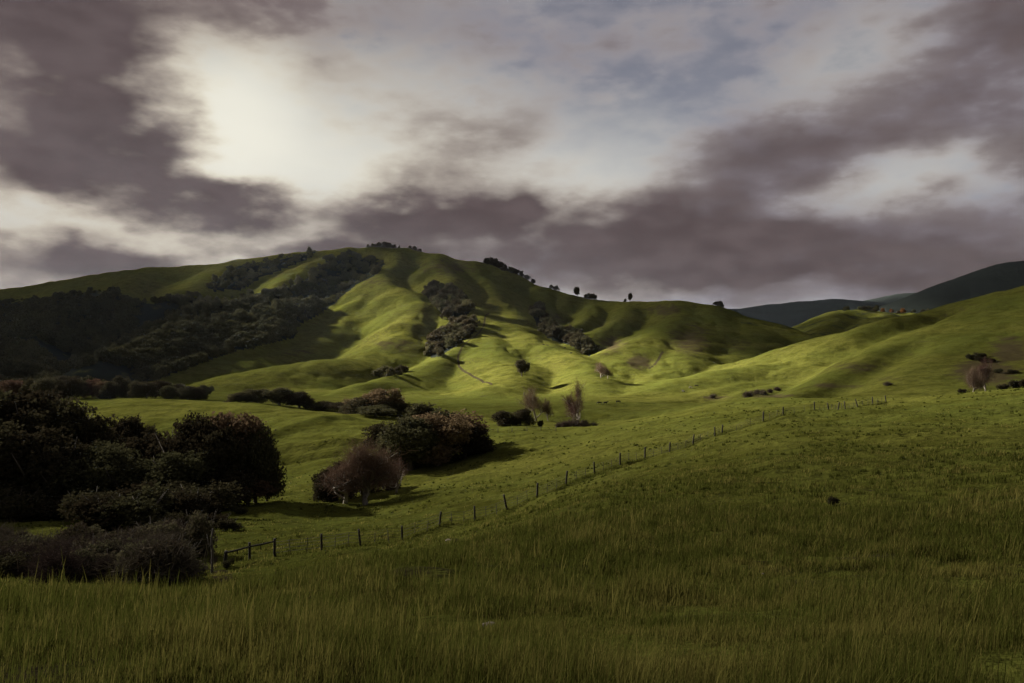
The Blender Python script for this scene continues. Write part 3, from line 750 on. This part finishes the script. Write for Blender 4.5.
# --- woods on the hill flanks
def wood_points(key, step):
    poly, (y0, y1) = WOODS[key]
    xs = [q[0] for q in poly]; ys = [q[1] for q in poly]; out = []
    r_ = min(ys)
    while r_ < max(ys):
        x_ = min(xs) + random.uniform(0, step)
        while x_ < max(xs):
            a, b = x_+random.uniform(-.5, .5)*step, r_+random.uniform(-.5, .5)*step*.5
            if in_poly(np.array([a]), np.array([b]), poly)[0]:
                p = hit(a, b, y0, y1)
                if p is not None and fbm(np.array([p.x]), np.array([p.y]), 120, 2, 77)[0] > -.55: out.append((a, b, p))
            x_ += step
        r_ += step*.5
    return out
slots = []
for key, st, lab, grp in (('ravine_high', 5.5, 'dark oak in the upper clump of the central ravine', 'oaks of the upper ravine clump'), ('ravine_low', 5.2, 'dark oak in the lower clump of the central ravine', 'oaks of the lower ravine clump'),
                     ('gully', 5, 'dark oak in the gully between the lit spur and the reddish shoulder', 'oaks of the right hand gully')):
    for a, b, p in wood_points(key, st):
        far_plant('oak_tree', FAR, p, random.uniform(8, 14), random.uniform(.9, 1.3), lab, 'tree', grp); n_oak += 1
for a, b in ((384, 374), (390, 376), (397, 375), (403, 373), (378, 377)):
    p = hit(a, b, 480, 800)
    if p: far_plant('oak_tree', FAR, p, 8, 1.2, 'dark oak in the small clump in the hollow below the lit spur', 'tree', 'oaks of the hollow clump'); n_oak += 1
sl_pts = wood_points('slope', 7.5) + wood_points('top', 9)
random.shuffle(sl_pts)
n_single = max(0, min(len(sl_pts), 298 - n_oak))
single = sorted(sl_pts, key=lambda q: q[2].y + random.uniform(-200, 200))[:n_single]
rest = [q for q in sl_pts if q not in single]
for a, b, p in single:
    u = random.random(); br = u < .25 and a > 150
    pr, lab, grp = (FARR, 'rust coloured tree in the wood on the shaded hillside', 'rust trees in the hillside wood') if (u < .05 and a > 150) else ((FARB, 'brown budding tree in the wood on the shaded hillside', 'brown trees in the hillside wood') if br else (FAR, 'dark green oak in the wood on the shaded hillside', 'dark oaks in the hillside wood'))
    far_plant('oak_tree', pr, p, random.uniform(8, 13), random.uniform(.9, 1.35), lab, 'tree', grp)
# what is left of the wood, and its undergrowth, as one mass
def merge_stuff(name, items, mat):
    Vs, Ts, n_ = [], [], 0
    cache = {}
    for me, p, h, w, a in items:
        if me.name not in cache:
            v = np.empty(len(me.vertices)*3, np.float32); me.vertices.foreach_get('co', v)
            t = np.empty(len(me.vertices), np.float32); me.attributes['tint'].data.foreach_get('value', t)
            cache[me.name] = (v.reshape(-1, 3), t)
        v, t = cache[me.name]; c_, s_ = math.cos(a), math.sin(a)
        q = np.stack([(v[:, 0]*c_-v[:, 1]*s_)*w+p[0], (v[:, 0]*s_+v[:, 1]*c_)*w+p[1], v[:, 2]*h+p[2]], 1)
        Vs.append(q); Ts.append(np.clip(t+random.uniform(-.3, .3), 0, 1))
    Vv = np.concatenate(Vs); k = len(Vv)//4
    return tag(link(bpy.data.objects.new(name, np_mesh(name, Vv, np.arange(4*k), np.full(k, 4), mat, {'tint': np.concatenate(Ts)}))), kind='stuff')
items = [(FAR[random.randrange(3)][1], (p.x, p.y, p.z-1), random.uniform(.7, 1.2), random.uniform(.8, 1.3), random.uniform(0, 6.28)) for a, b, p in rest]
small = [oak_meshes(190, 10, 10, 260, .9, M_oak, limbs=1, low=.1)[1]]
for key, st in (('slope', 6.5), ('top', 6)):
    items += [(small[0], (p.x, p.y, p.z-.6), random.uniform(.3, .55), random.uniform(.4, .75), random.uniform(0, 6.28)) for a, b, p in wood_points(key, st)]
merge_stuff('woodland', items, M_oak)
# ------------------------------------------------------------------ bare trees and brush
TP = ('trunk', 'twigs')
p = at(366, 121); plant('sycamore_tree', SYC, p, size_from(p, 440), 92*121/F, 'big leaning bare sycamore with pale trunk and pinkish brown twigs', 'tree', pick=0, parts=TP, rz=.9)
p = at(345, 124); plant('sycamore_tree', SYC, p, size_from(p, 452), 62*124/F, 'lower bare sycamore hugging the left side of the big leaning one', 'tree', pick=2, parts=TP, rz=2.6)
p = at(396, 128); plant('sycamore_tree', SYC, p, size_from(p, 458), 30*128/F, 'thin bare sapling right of the big leaning sycamore', 'tree', pick=1, parts=TP, rz=.4)
p = at(578, 262); plant('sycamore_tree', SYC, p, size_from(p, 379), 30*262/F, 'tall narrow bare tree with a pale trunk in the middle of the valley', 'tree', pick=1, parts=TP, rz=1.0)
p = at(536, 330); plant('sycamore_tree', SYC, p, size_from(p, 386), 30*330/F, 'grey hazy bare tree behind the round black oak pair', 'tree', pick=2, parts=TP, rz=.2)
p = at(548, 330); plant('sycamore_tree', SYC, p, size_from(p, 398), 14*330/F, 'small bare tree at the right foot of the grey hazy one', 'tree', pick=1, parts=TP, rz=2.2)
p = at(985, 300); plant('sycamore_tree', SYC, p, size_from(p, 357), 20*300/F, 'bare reddish tree in the shaded hollow on the right slope', 'tree', pick=2, parts=TP, rz=1.2)
p = at(972, 296); plant('sycamore_tree', SYC, p, size_from(p, 366), 22*296/F, 'dull grey bare tree left of the reddish one in the hollow', 'tree', pick=0, parts=TP, rz=4.2)
for px, rw, t in ((601, 378, 362), (608, 379, 367)):
    p = hit(px, rw, 430, 900); plant('sycamore_tree', SYC, p, max(size_from(p, t), 5), None, 'pinkish bare tree at the mouth of the gully' if px < 605 else 'shorter pinkish bare tree just right of the gully mouth tree', 'tree', pick=2, parts=TP)
for px, Yg, h in ((566, 250, 3.0), (572, 255, 3.6), (585, 256, 3.2), (592, 258, 2.4), (560, 246, 2.0)):
    plant('bare_shrub', THICKET, at(px, Yg), h, h*1.6, 'reddish brown bare bush around the foot of the tall narrow tree', 'bush', 'bare bushes at the foot of the narrow tree', parts=('stems', 'twigs'))
for px, Yg, h in ((963, 290, 2.2), (1003, 302, 2.6), (1016, 304, 3.5), (1028, 300, 4)):
    plant('shrub', OAKSHRUB, at(px, Yg), h, h*1.7, 'dark bush in the shaded hollow on the right slope', 'bush', 'bushes in the right hollow', parts=('stems', 'foliage'))
for _ in range(6):
    px = random.uniform(962, 1034); rw = random.uniform(342 + max(0, 1000-px)*.5, 386)
    q = hit(px, rw, 270, 560)
    if q: plant('shrub', OAKSHRUB, q, random.uniform(1.6, 3.2), random.uniform(4, 6.5), 'dark scrub oak covering the shaded hollow at the edge of the right slope', 'bush', 'scrub oaks of the right hollow', parts=('stems', 'foliage'))
p = at(540, 258); plant('shrub', OAKSHRUB, p, 2.3, 2.4, 'small round bush just right of the black oak pair', 'bush', parts=('stems', 'foliage'))
p = hit(833, 506, 10, 80); plant('shrub', OAKSHRUB, p, .38, .5, 'low dark bush alone on the near grassy slope', 'bush', parts=('stems', 'foliage'))
for px, rw in ((756, 394), (764, 395), (771, 393), (748, 398), (778, 391), (712, 398), (886, 386)):
    p = hit(px, rw, 260, 620)
    if p: plant('bare_shrub', THICKET, p, random.uniform(2, 3.4), 5, 'scrubby bush in the fold at the foot of the sunlit right slope', 'bush', 'scrubby bushes in the fold of the right slope', parts=('stems', 'twigs'))
for px, Yg, t, w in ((326, 131, 470, 30), (343, 133, 462, 36), (362, 135, 458, 36), (384, 137, 462, 34), (322, 128, 484, 20)):
    q = at(px, Yg); plant('oak_tree', LOW, q, size_from(q, t), w*Yg/F, 'low dark oak crouching behind the big leaning sycamore', 'tree', 'low oaks behind the leaning sycamore', sink=.3)
for _ in range(22):
    px = random.uniform(-20, 255); Yg = random.uniform(86, 114); h = random.uniform(1.2, 4.6)*(1 if px < 200 else .55); w = h*random.uniform(1.2, 2.3)
    plant('shrub', OAKSHRUB, at(px, Yg), h, w, 'black undergrowth bush along the front edge of the dark grove', 'bush', 'undergrowth along the grove edge', parts=('stems', 'foliage'))
# brush bank left of the rail fence
n_ = 0
for _ in range(2500):
    if n_ >= 78: break
    px = random.uniform(-40, 200); Yg = random.uniform(48, 82)
    top = 520 if px > 150 else 530
    if (px < 62 and Yg < 57) or (px > 180 and Yg < 64): continue
    p = at(px, Yg); h = random.uniform(1.8, 3.1)*(1.15 if px > 120 else .9)
    t = row_of(p + Vector((0, 0, h)))
    if t < top-6: continue
    n_ += 1; u = random.random()
    if u < .4: plant('bare_shrub', THICKET, p, h*1.05, h*random.uniform(1.1, 2.1), 'grey leafless bush in the thicket left of the rail fence', 'bush', 'leafless bushes in the thicket', parts=('stems', 'twigs'))
    else: plant('shrub', SHRUB if u < .8 else OAKSHRUB, p, h*random.uniform(.7, 1.1), h*random.uniform(1.0, 2.0), 'dull green bush in the thicket left of the rail fence' if u < .8 else 'blackish bush in the thicket left of the rail fence', 'bush', 'green bushes in the thicket' if u < .8 else 'blackish bushes in the thicket', parts=('stems', 'foliage'))
p = at(203, 66); plant('shrub', SHRUB, p, size_from(p, 513), 36*66/F, 'tall round bush at the right end of the thicket', 'bush', parts=('stems', 'foliage'))
p = at(228, 58.5); plant('shrub', OAKSHRUB, p, .6, .9, 'small dark bush at the foot of the corner post', 'bush', parts=('stems', 'foliage'))

# ------------------------------------------------------------------ fences
def post_mesh(h, r, k=8, seed=0, square=False):
    g = np.random.default_rng(seed); T = Tube(); n_ = 7
    T.add([(g.normal()*.006, g.normal()*.006, -.35 + (h+.35)*i/(n_-1)) for i in range(n_)], [r*(1.06-.1*i/(n_-1)+g.normal()*.03) for i in range(n_)], 4 if square else k)
    return T.mesh('post', M_post)
POSTS = [post_mesh(1.35, .085, seed=i) for i in range(4)]
STAKE = Tube(); STAKE.add([(0, 0, -.3), (0, 0, 1.2)], [.032, .028], 5)
for z_ in (.3, .6, .9): STAKE.add([(-.03, 0, z_), (.03, 0, z_)], [.012, .012], 4)
STAKE = STAKE.mesh('stake', M_post)
FENCE = [(274.8,62.5),(322,65),(360.4,67),(402,71),(439.5,75),(475,79),(507,83),(537,88),(566,93),(594.5,99),(620,104),(644.7,108),(669.6,112),(692.7,116),(715,120),(722,122),(763,131),(783,137),(814.5,146),(828.5,150),(838,152),(845,154),(857.6,158),(872.5,163),(886,168)]
f0 = at(*FENCE[0])
fence = empty('wire_fence', f0); tag(fence, 'long wire fence on dark timber posts climbing the slope from the rail section', 'fence')
def child(name, me, root, loc, tilt=(0, 0, 0), sc=(1, 1, 1)):
    o = bpy.data.objects.new(name, me); link(o, root); o.location = Vector(loc)-root.location; o.rotation_euler = tilt; o.scale = sc
    return o
tops = []
for i_, (px, Yg) in enumerate(FENCE):
    p = at(px, Yg); s = 1.0 if Yg < 80 else 1.18
    tl = (random.gauss(0, .08), random.gauss(0, .08), random.uniform(0, 6))
    if i_: child('post', POSTS[i_ % 4], fence, p, tl, (s*1.1, s*1.1, s*random.uniform(.92, 1.1)))
    tops.append(p)
    if i_+1 < len(FENCE):
        q = at(*FENCE[i_+1])
        for k in ((1/3, 2/3) if (q-p).length > 3.2 else (.5,)):
            m_ = p.lerp(q, k); m_.z = float(ground(m_.x, m_.y)[0])
            child('stake', STAKE, fence, m_, (random.gauss(0, .05), random.gauss(0, .05), random.uniform(0, 6)), (1, 1, random.uniform(.85, 1.05))); tops.append(m_)
for hgt in (.32, .62, .90, 1.15):
    T = Tube(); pts = []
    for a, b in zip(tops[:-1], tops[1:]):
        pts += [a+Vector((0, 0, hgt))-f0, a.lerp(b, .5)+Vector((0, 0, hgt-.02))-f0]
    T.add(pts, [.014]*len(pts), 3)
    link(bpy.data.objects.new('wire', T.mesh('wire', M_wire)), fence)
rf = empty('rail_fence', at(249.8, 61)); tag(rf, 'short timber rail section with a stout leaning corner post beside the thicket', 'fence')
RP = [(225, 59.5), (249.8, 61), (274.8, 62.5)]
rp = [at(*q) for q in RP]
big = post_mesh(1.15, .13, seed=9)
child('post', big, rf, rp[0], (0, .10, 0)); child('post', POSTS[1], rf, rp[1], (0, 0, 1), (1.15, 1.15, 1.0)); child('post', POSTS[2], rf, rp[2], (0, 0, 2), (1.2, 1.2, 1.06))
for a, b, za, zb in ((rp[0], rp[1], 1.02, 1.05), (rp[1], rp[2], 1.05, 1.22)):
    T = Tube(); T.add([a+Vector((0, -.1, za))-rf.location, a.lerp(b, .5)+Vector((0, -.1, (za+zb)/2-.03))-rf.location, b+Vector((0, -.1, zb))-rf.location], [.07, .075, .065], 6)
    link(bpy.data.objects.new('rail', T.mesh('rail', M_post)), rf)
for a in (rp[0].lerp(rp[1], .52), rp[1].lerp(rp[2], .45)):                # wire stays hanging from the rail
    T = Tube(); T.add([a+Vector((0, -.12, 1.02))-rf.location, a+Vector((.02, -.12, .72))-rf.location], [.03, .045], 5)
    link(bpy.data.objects.new('hanging_stay', T.mesh('hanging_stay', M_post)), rf)
# grey trunk-like pole by the thicket
T = Tube(); T.add([(0, 0, -.4), (.05, 0, 1.3), (-.02, 0, 2.4), (.08, 0, 3.2)], [.10, .085, .07, .05], 7); T.add([(0, 0, 1.7), (-.25, 0, 2.2), (-.4, .1, 2.8)], [.05, .04, .02], 5)
o = bpy.data.objects.new('dead_trunk', T.mesh('dead_trunk', plain_material('grey_dead_wood', rgb(.13, .115, .10), rgb(.07, .06, .055), 3, .9, .3))); o.location = at(212, 57.5)
tag(link(o), 'grey dead trunk standing at the right edge of the thicket', 'dead tree')
# second fence line on the valley floor
fl = [at(px, 216 + (px-488)*.02) for px in (470, 484, 498, 512, 527, 541, 556)]
vf = empty('wire_fence', fl[0]); tag(vf, 'faint low fence of thin posts crossing the valley floor below the black oak pair', 'fence')
for p in fl: child('post', POSTS[0], vf, p, (0, 0, 0), (.9, .9, .9))
for hgt in (.4, .95):
    T = Tube(); T.add([p+Vector((0, 0, hgt))-fl[0] for p in fl], [.012]*len(fl), 3); link(bpy.data.objects.new('wire', T.mesh('wire', M_wire)), vf)

# ------------------------------------------------------------------ cattle
def cow_mesh(graze, name):
    bm = bmesh.new(); lay = bm.verts.layers.skin.verify()
    def v(co, r):
        q = bm.verts.new(co); q[lay].radius = r if isinstance(r, tuple) else (r, r); return q
    pel = v((-.72, 0, 1.12), (.30, .33)); pel[lay].use_root = True
    bel = v((-.15, 0, 1.02), (.36, .40)); che = v((.48, 0, 1.05), (.33, .38)); sho = v((.78, 0, 1.18), (.22, .26))
    if graze: nk = v((1.12, 0, .92), (.14, .18)); pol = v((1.38, 0, .55), (.13, .15)); muz = v((1.45, 0, .16), (.085, .09))
    else: nk = v((1.12, 0, 1.38), (.14, .18)); pol = v((1.40, 0, 1.52), (.13, .15)); muz = v((1.76, 0, 1.38), (.085, .09))
    E = [(pel, bel), (bel, che), (che, sho), (sho, nk), (nk, pol), (pol, muz)]
    for s in (-1, 1):
        er = v((pol.co.x-.06, s*.24, pol.co.z+.06), .035); E.append((pol, er))
        a = v((.60, s*.20, .78), .13); b = v((.60, s*.21, .42), .075); c = v((.62, s*.21, .05), .065); E += [(che, a), (a, b), (b, c)]
        a = v((-.80, s*.22, .80), .17); b = v((-.68, s*.23, .62), .11); h_ = v((-.90, s*.23, .46), .075); c = v((-.86, s*.23, .05), .06); E += [(pel, a), (a, b), (b, h_), (h_, c)]
    t1 = v((-1.06, 0, 1.22), .05); t2 = v((-1.14, 0, .70), .03); t3 = v((-1.12, 0, .48), .055); E += [(pel, t1), (t1, t2), (t2, t3)]
    for a, b in E: bm.edges.new((a, b))
    me = bpy.data.meshes.new(name); bm.to_mesh(me); bm.free()
    o = bpy.data.objects.new('tmp', me); col.objects.link(o)
    o.modifiers.new('s', 'SKIN'); sd = o.modifiers.new('d', 'SUBSURF'); sd.levels = 1
    dg = bpy.context.evaluated_depsgraph_get()
    out = bpy.data.meshes.new_from_object(o.evaluated_get(dg)); out.name = name
    bpy.data.objects.remove(o); return out
CG = cow_mesh(True, 'cow'); CG.materials.clear(); CG.materials.append(M_cow)
CS = cow_mesh(False, 'cow'); CS.materials.clear(); CS.materials.append(M_cow)
CP = CG.copy(); CP.materials.clear(); CP.materials.append(M_cowpale)
for (px, rw, me, rz, lab) in ((599.5, 404.8, CG, 3.0, 'leftmost black cow of the three grazing beside the narrow bare tree'), (605.5, 404.6, CS, .3, 'middle black cow of the three near the narrow bare tree'), (618, 403.2, CG, .1, 'black cow at the right end of the three near the narrow bare tree'),
        (683.3, 393.2, CS, 2.2, 'lone black cow on the sunlit strip of the right slope'), (524, 395.5, CS, 1.5, 'black cow standing alone on the lit toe of the central spur'),
        (543.5, 345.6, CG, .2, 'upper left black cow high on the lit spur'), (547.5, 347, CS, 2.9, 'black cow next to the upper left one high on the lit spur'), (565, 349, CG, 3.1, 'black cow near the crest edge of the lit spur'), (571, 354, CS, .4, 'lowest black cow on the lit spur above the gully'),
        (690.5, 388.4, CP, .2, 'pale cow grazing at the top of the sunlit strip'), (696.5, 387.6, CG, 2.9, 'dark cow beside the pale one at the top of the sunlit strip')):
    p = hit(px, rw, 300, 1000)
    if p is None: continue
    o = bpy.data.objects.new('cow', me); o.location = p; o.rotation_euler = (0, 0, rz)
    tag(link(o), lab, 'cow', 'cattle on the hills')

# ------------------------------------------------------------------ stones
def stone(px, rw, sx, sy, sz, label, seed, y0=3.3, y1=200):
    p = hit(px, rw, y0, y1)
    if p is None: return
    bm = bmesh.new(); bmesh.ops.create_icosphere(bm, subdivisions=3, radius=1)
    co_ = np.array([v.co for v in bm.verts]); nn = 1+.3*perlin(co_[:, 0]*1.5+seed, co_[:, 1]*1.5+co_[:, 2], seed)+.1*perlin(co_[:, 0]*4, co_[:, 2]*4+co_[:, 1]*2, seed+2)
    for v, k in zip(bm.verts, nn): v.co = Vector((v.co.x*sx, v.co.y*sy, v.co.z*sz))*k
    me = bpy.data.meshes.new('stone'); bm.to_mesh(me); bm.free(); me.materials.append(M_stone)
    o = bpy.data.objects.new('stone', me); o.location = p+Vector((0, 0, sz*.35)); o.rotation_euler = (0, 0, seed)
    tag(link(o), label, 'stone')
stone(490, 627, .07, .05, .03, 'flat pale stone lying in the near grass', 3)
stone(449, 541, .30, .2, .07, 'pale stone on the dark eroded bank under the wire fence', 5, 40, 90)
stone(763, 575, .05, .03, .02, 'tiny pale stone in the near grass on the right', 8)

# ------------------------------------------------------------------ grass
def build_grass():
    g = np.random.default_rng(99)
    def field(n_, r0, r1, hmul, wmin, wk, amax=36.5):
        th = R(1)*g.uniform(-amax, amax, n_); r = np.exp(g.uniform(math.log(r0), math.log(r1), n_))
        # gather the blades into tufts of their own size, height and colour
        x, y = r*np.sin(th), r*np.cos(th)
        k = n_//34; cx_, cy_ = x[:k].copy(), y[:k].copy()
        pick = g.integers(0, k, n_); rr = np.hypot(cx_[pick], cy_[pick])
        tsize = g.uniform(.5, 1.5, k)[pick]; theight = np.clip(g.lognormal(-.08, .55, k), .3, 2.4)[pick]; ttint = g.normal(0, .20, k)[pick]
        loose = g.uniform(size=n_) < .27
        sp = np.where(loose, .10+.03*rr, (.035+.006*rr)*tsize)
        x = cx_[pick]+g.normal(0, 1, n_)*sp; y = cy_[pick]+g.normal(0, 1, n_)*sp; r = np.hypot(x, y)
        theight = np.where(loose, .62, theight); ttint = np.where(loose, -.12, ttint)
        soil = np.clip(fbm(x, y, 2.2, 4, 71)*.5+.5, 0, 1)
        patch = np.clip(.72+.50*fbm(x, y, 4.5, 3, 81)+.55*fbm(x, y, 1.3, 2, 86), .25, 1.6)
        bare = np.zeros(n_, bool)
        for q, rad in ((at(222, 57.5), 1.7), (at(213, 56), 1.5), (at(449, 66), 1.6)): bare |= np.hypot(x-q.x, (y-q.y)*.6) < rad*g.uniform(.6, 1.1, n_)
        keep = (soil > .32+.10*g.normal(size=n_)) & (r > 2.2) & ~bare
        x, y, r, patch, theight, ttint = x[keep], y[keep], r[keep], patch[keep], theight[keep], ttint[keep]; m = len(x)
        z = ground(x, y) - .01
        h = hmul*patch*theight*g.uniform(.45, 1.15, m)*np.clip(1-.0032*r, .55, 1)
        h *= np.clip(.42+.06*r, .5, 1.25)*np.where(r < 30, 1, .9); tall = g.uniform(size=m) < .03; h[tall] *= 1.45
        w = np.maximum(wmin, wk*r)*g.uniform(.7, 1.3, m)
        a = g.uniform(0, 6.283, m); lean = np.abs(g.normal(.24, .20, m))*h
        dx, dy = np.cos(a), np.sin(a); sx, sy = -dy*w*.5, dx*w*.5
        b = np.stack([x, y, z], 1); S = np.stack([sx, sy, 0*sx], 1)
        mid = b + np.stack([dx*lean*.35+.05*h, dy*lean*.35, h*.6], 1)
        tip = b + np.stack([dx*lean+.10*h, dy*lean, h], 1)
        Vv = np.stack([b-S, b+S, mid+S*.75, tip, mid-S*.75], 1).reshape(-1, 3)
        tint = np.clip(.20+.42*fbm(x, y, 2.0, 3, 91)+.25*fbm(x, y, 9, 2, 95)+1.2*ttint-.10*(r < 9)+.06*((r > 10) & (r < 24))+g.normal(0, .20, m) + tall*.5 + (g.uniform(size=m) < .08)*.5, 0, 1)  # paler band paints the sunlit knoll crest, darker nearest the camera
        return Vv, np.repeat(tint, 5)
    A_ = field(620000, 2.6, 34, .165, .0040, .00085); B_ = field(170000, 24, 75, .22, .02, .00085); C_ = field(110000, 60, 190, .18, .05, .00085)
    # darker rushes and tussocks dotted over the slopes
    nt_ = 9000; th = R(1)*g.uniform(-36, 36, nt_); r0 = np.exp(g.uniform(math.log(14), math.log(230), nt_))
    ok = fbm(r0*np.sin(th), r0*np.cos(th), 14, 3, 66) > -.05; th, r0 = th[ok], r0[ok]
    nb = 14; r0 = np.repeat(r0, nb); th = np.repeat(th, nb); n_ = len(r0); big_ = np.repeat(g.uniform(.5, 1.3, n_//nb), nb)
    x = r0*np.sin(th)+g.normal(0, .10, n_)*big_; y = r0*np.cos(th)+g.normal(0, .10, n_)*big_; z = ground(x, y)-.01
    hh = .26*big_*g.uniform(.6, 1.1, n_)*np.clip(.5+.03*r0, .6, 1.2); a = g.uniform(0, 6.283, n_); w = np.maximum(.006, .0009*r0); lean = np.abs(g.normal(.4, .25, n_))*hh
    dx, dy = np.cos(a), np.sin(a); S = np.stack([-dy*w*.5, dx*w*.5, 0*w], 1); b = np.stack([x, y, z], 1)
    mid = b+np.stack([dx*lean*.35, dy*lean*.35, hh*.6], 1); tip = b+np.stack([dx*lean, dy*lean, hh], 1)
    D_ = (np.stack([b-S, b+S, mid+S*.75, tip, mid-S*.75], 1).reshape(-1, 3), np.repeat(np.clip(g.normal(.02, .1, n_), 0, 1), 5))
    # rank grass left standing along the fence
    fp = np.array([[q.x, q.y] for q in tops]); nf = 9000; i = g.integers(0, len(fp)-1, nf); t = g.uniform(0, 1, nf)[:, None]
    xy = fp[i]*(1-t)+fp[i+1]*t + g.normal(0, .16, (nf, 2)); x, y = xy[:, 0], xy[:, 1]; keep = fbm(x, y, 5, 2, 12) > -.25; x, y = x[keep], y[keep]; nf = len(x); z = ground(x, y)-.02
    hh = g.uniform(.18, .45, nf); a = g.uniform(0, 6.283, nf); w = np.maximum(.012, .0004*y); lean = np.abs(g.normal(.3, .2, nf))*hh
    dx, dy = np.cos(a), np.sin(a); S = np.stack([-dy*w*.5, dx*w*.5, 0*w], 1); b = np.stack([x, y, z], 1)
    mid = b+np.stack([dx*lean*.35, dy*lean*.35, hh*.6], 1); tip = b+np.stack([dx*lean, dy*lean, hh], 1)
    E_ = (np.stack([b-S, b+S, mid+S*.75, tip, mid-S*.75], 1).reshape(-1, 3), np.repeat(np.clip(g.normal(.1, .2, nf), 0, 1), 5))
    # bright tall tufts catching the eye
    Vs = [A_[0], B_[0], C_[0], D_[0], E_[0]]; Ts = [A_[1], B_[1], C_[1], D_[1], E_[1]]
    for px, rw, nb in ((645, 600, 40), (655, 598, 40), (640, 618, 26), (618, 612, 22), (600, 606, 22), (664, 600, 26), (430, 585, 30), (560, 590, 24), (508, 600, 20), (300, 640, 30), (150, 615, 30), (345, 612, 20), (770, 560, 24), (880, 545, 20), (40, 590, 40), (70, 588, 40), (120, 592, 30), (215, 585, 30), (520, 560, 40), (545, 548, 40), (480, 560, 34), (600, 545, 40), (620, 540, 40), (690, 530, 30), (740, 522, 30), (240, 600, 30), (420, 640, 24), (360, 590, 30)):
        p = hit(px, rw, 3.3, 60)
        if p is None: continue
        sp = .05+.012*p.y; x = p.x+g.normal(0, sp*1.6, nb); y = p.y+g.normal(0, sp, nb); z = ground(x, y); h = g.uniform(.14, .34, nb)
        a = g.uniform(0, 6.283, nb); w = (.0022+.00022*p.y)*g.uniform(.7, 1.4, nb); lean = np.abs(g.normal(.2, .12, nb))*h
        dx, dy = np.cos(a), np.sin(a); S = np.stack([-dy*w, dx*w, 0*w], 1); b = np.stack([x, y, z], 1)
        mid = b+np.stack([dx*lean*.3, dy*lean*.3, h*.6], 1); tip = b+np.stack([dx*lean, dy*lean, h], 1)
        Vs.append(np.stack([b-S, b+S, mid+S*.9, tip, mid-S*.9], 1).reshape(-1, 3)); Ts.append(np.repeat(np.clip(g.normal(.75, .15, nb), 0, 1), 5))
    Vv = np.concatenate(Vs); m = len(Vv)//5
    me = np_mesh('grass', Vv, *blade_faces(m), M_grass, {'tint': np.concatenate(Ts)}, smooth=True)
    tag(link(bpy.data.objects.new('grass', me)), kind='stuff')
build_grass()

# ------------------------------------------------------------------ air
def build_haze():
    m, nt = new_mat('thin_air'); N = NT(nt)
    v = N.node('ShaderNodeVolumePrincipled'); v.inputs['Color'].default_value = rgb(.66, .79, 1.0); v.inputs['Density'].default_value = .000004
    v.inputs['Anisotropy'].default_value = .3
    o = N.node('ShaderNodeOutputMaterial'); nt.links.new(v.outputs[0], o.inputs['Volume'])
    lo = float(GZ.min())-1; hi = 345.0; r_ = 14500.0
    bm = bmesh.new(); bmesh.ops.create_cube(bm, size=1)
    for q in bm.verts: q.co = Vector((q.co.x*2*r_, q.co.y*2*r_, lo if q.co.z < 0 else hi))
    me = bpy.data.meshes.new('haze'); bm.to_mesh(me); bm.free(); me.materials.append(m)
    tag(link(bpy.data.objects.new('haze', me)), kind='stuff')
build_haze()
print('highest ground', GZ.max())
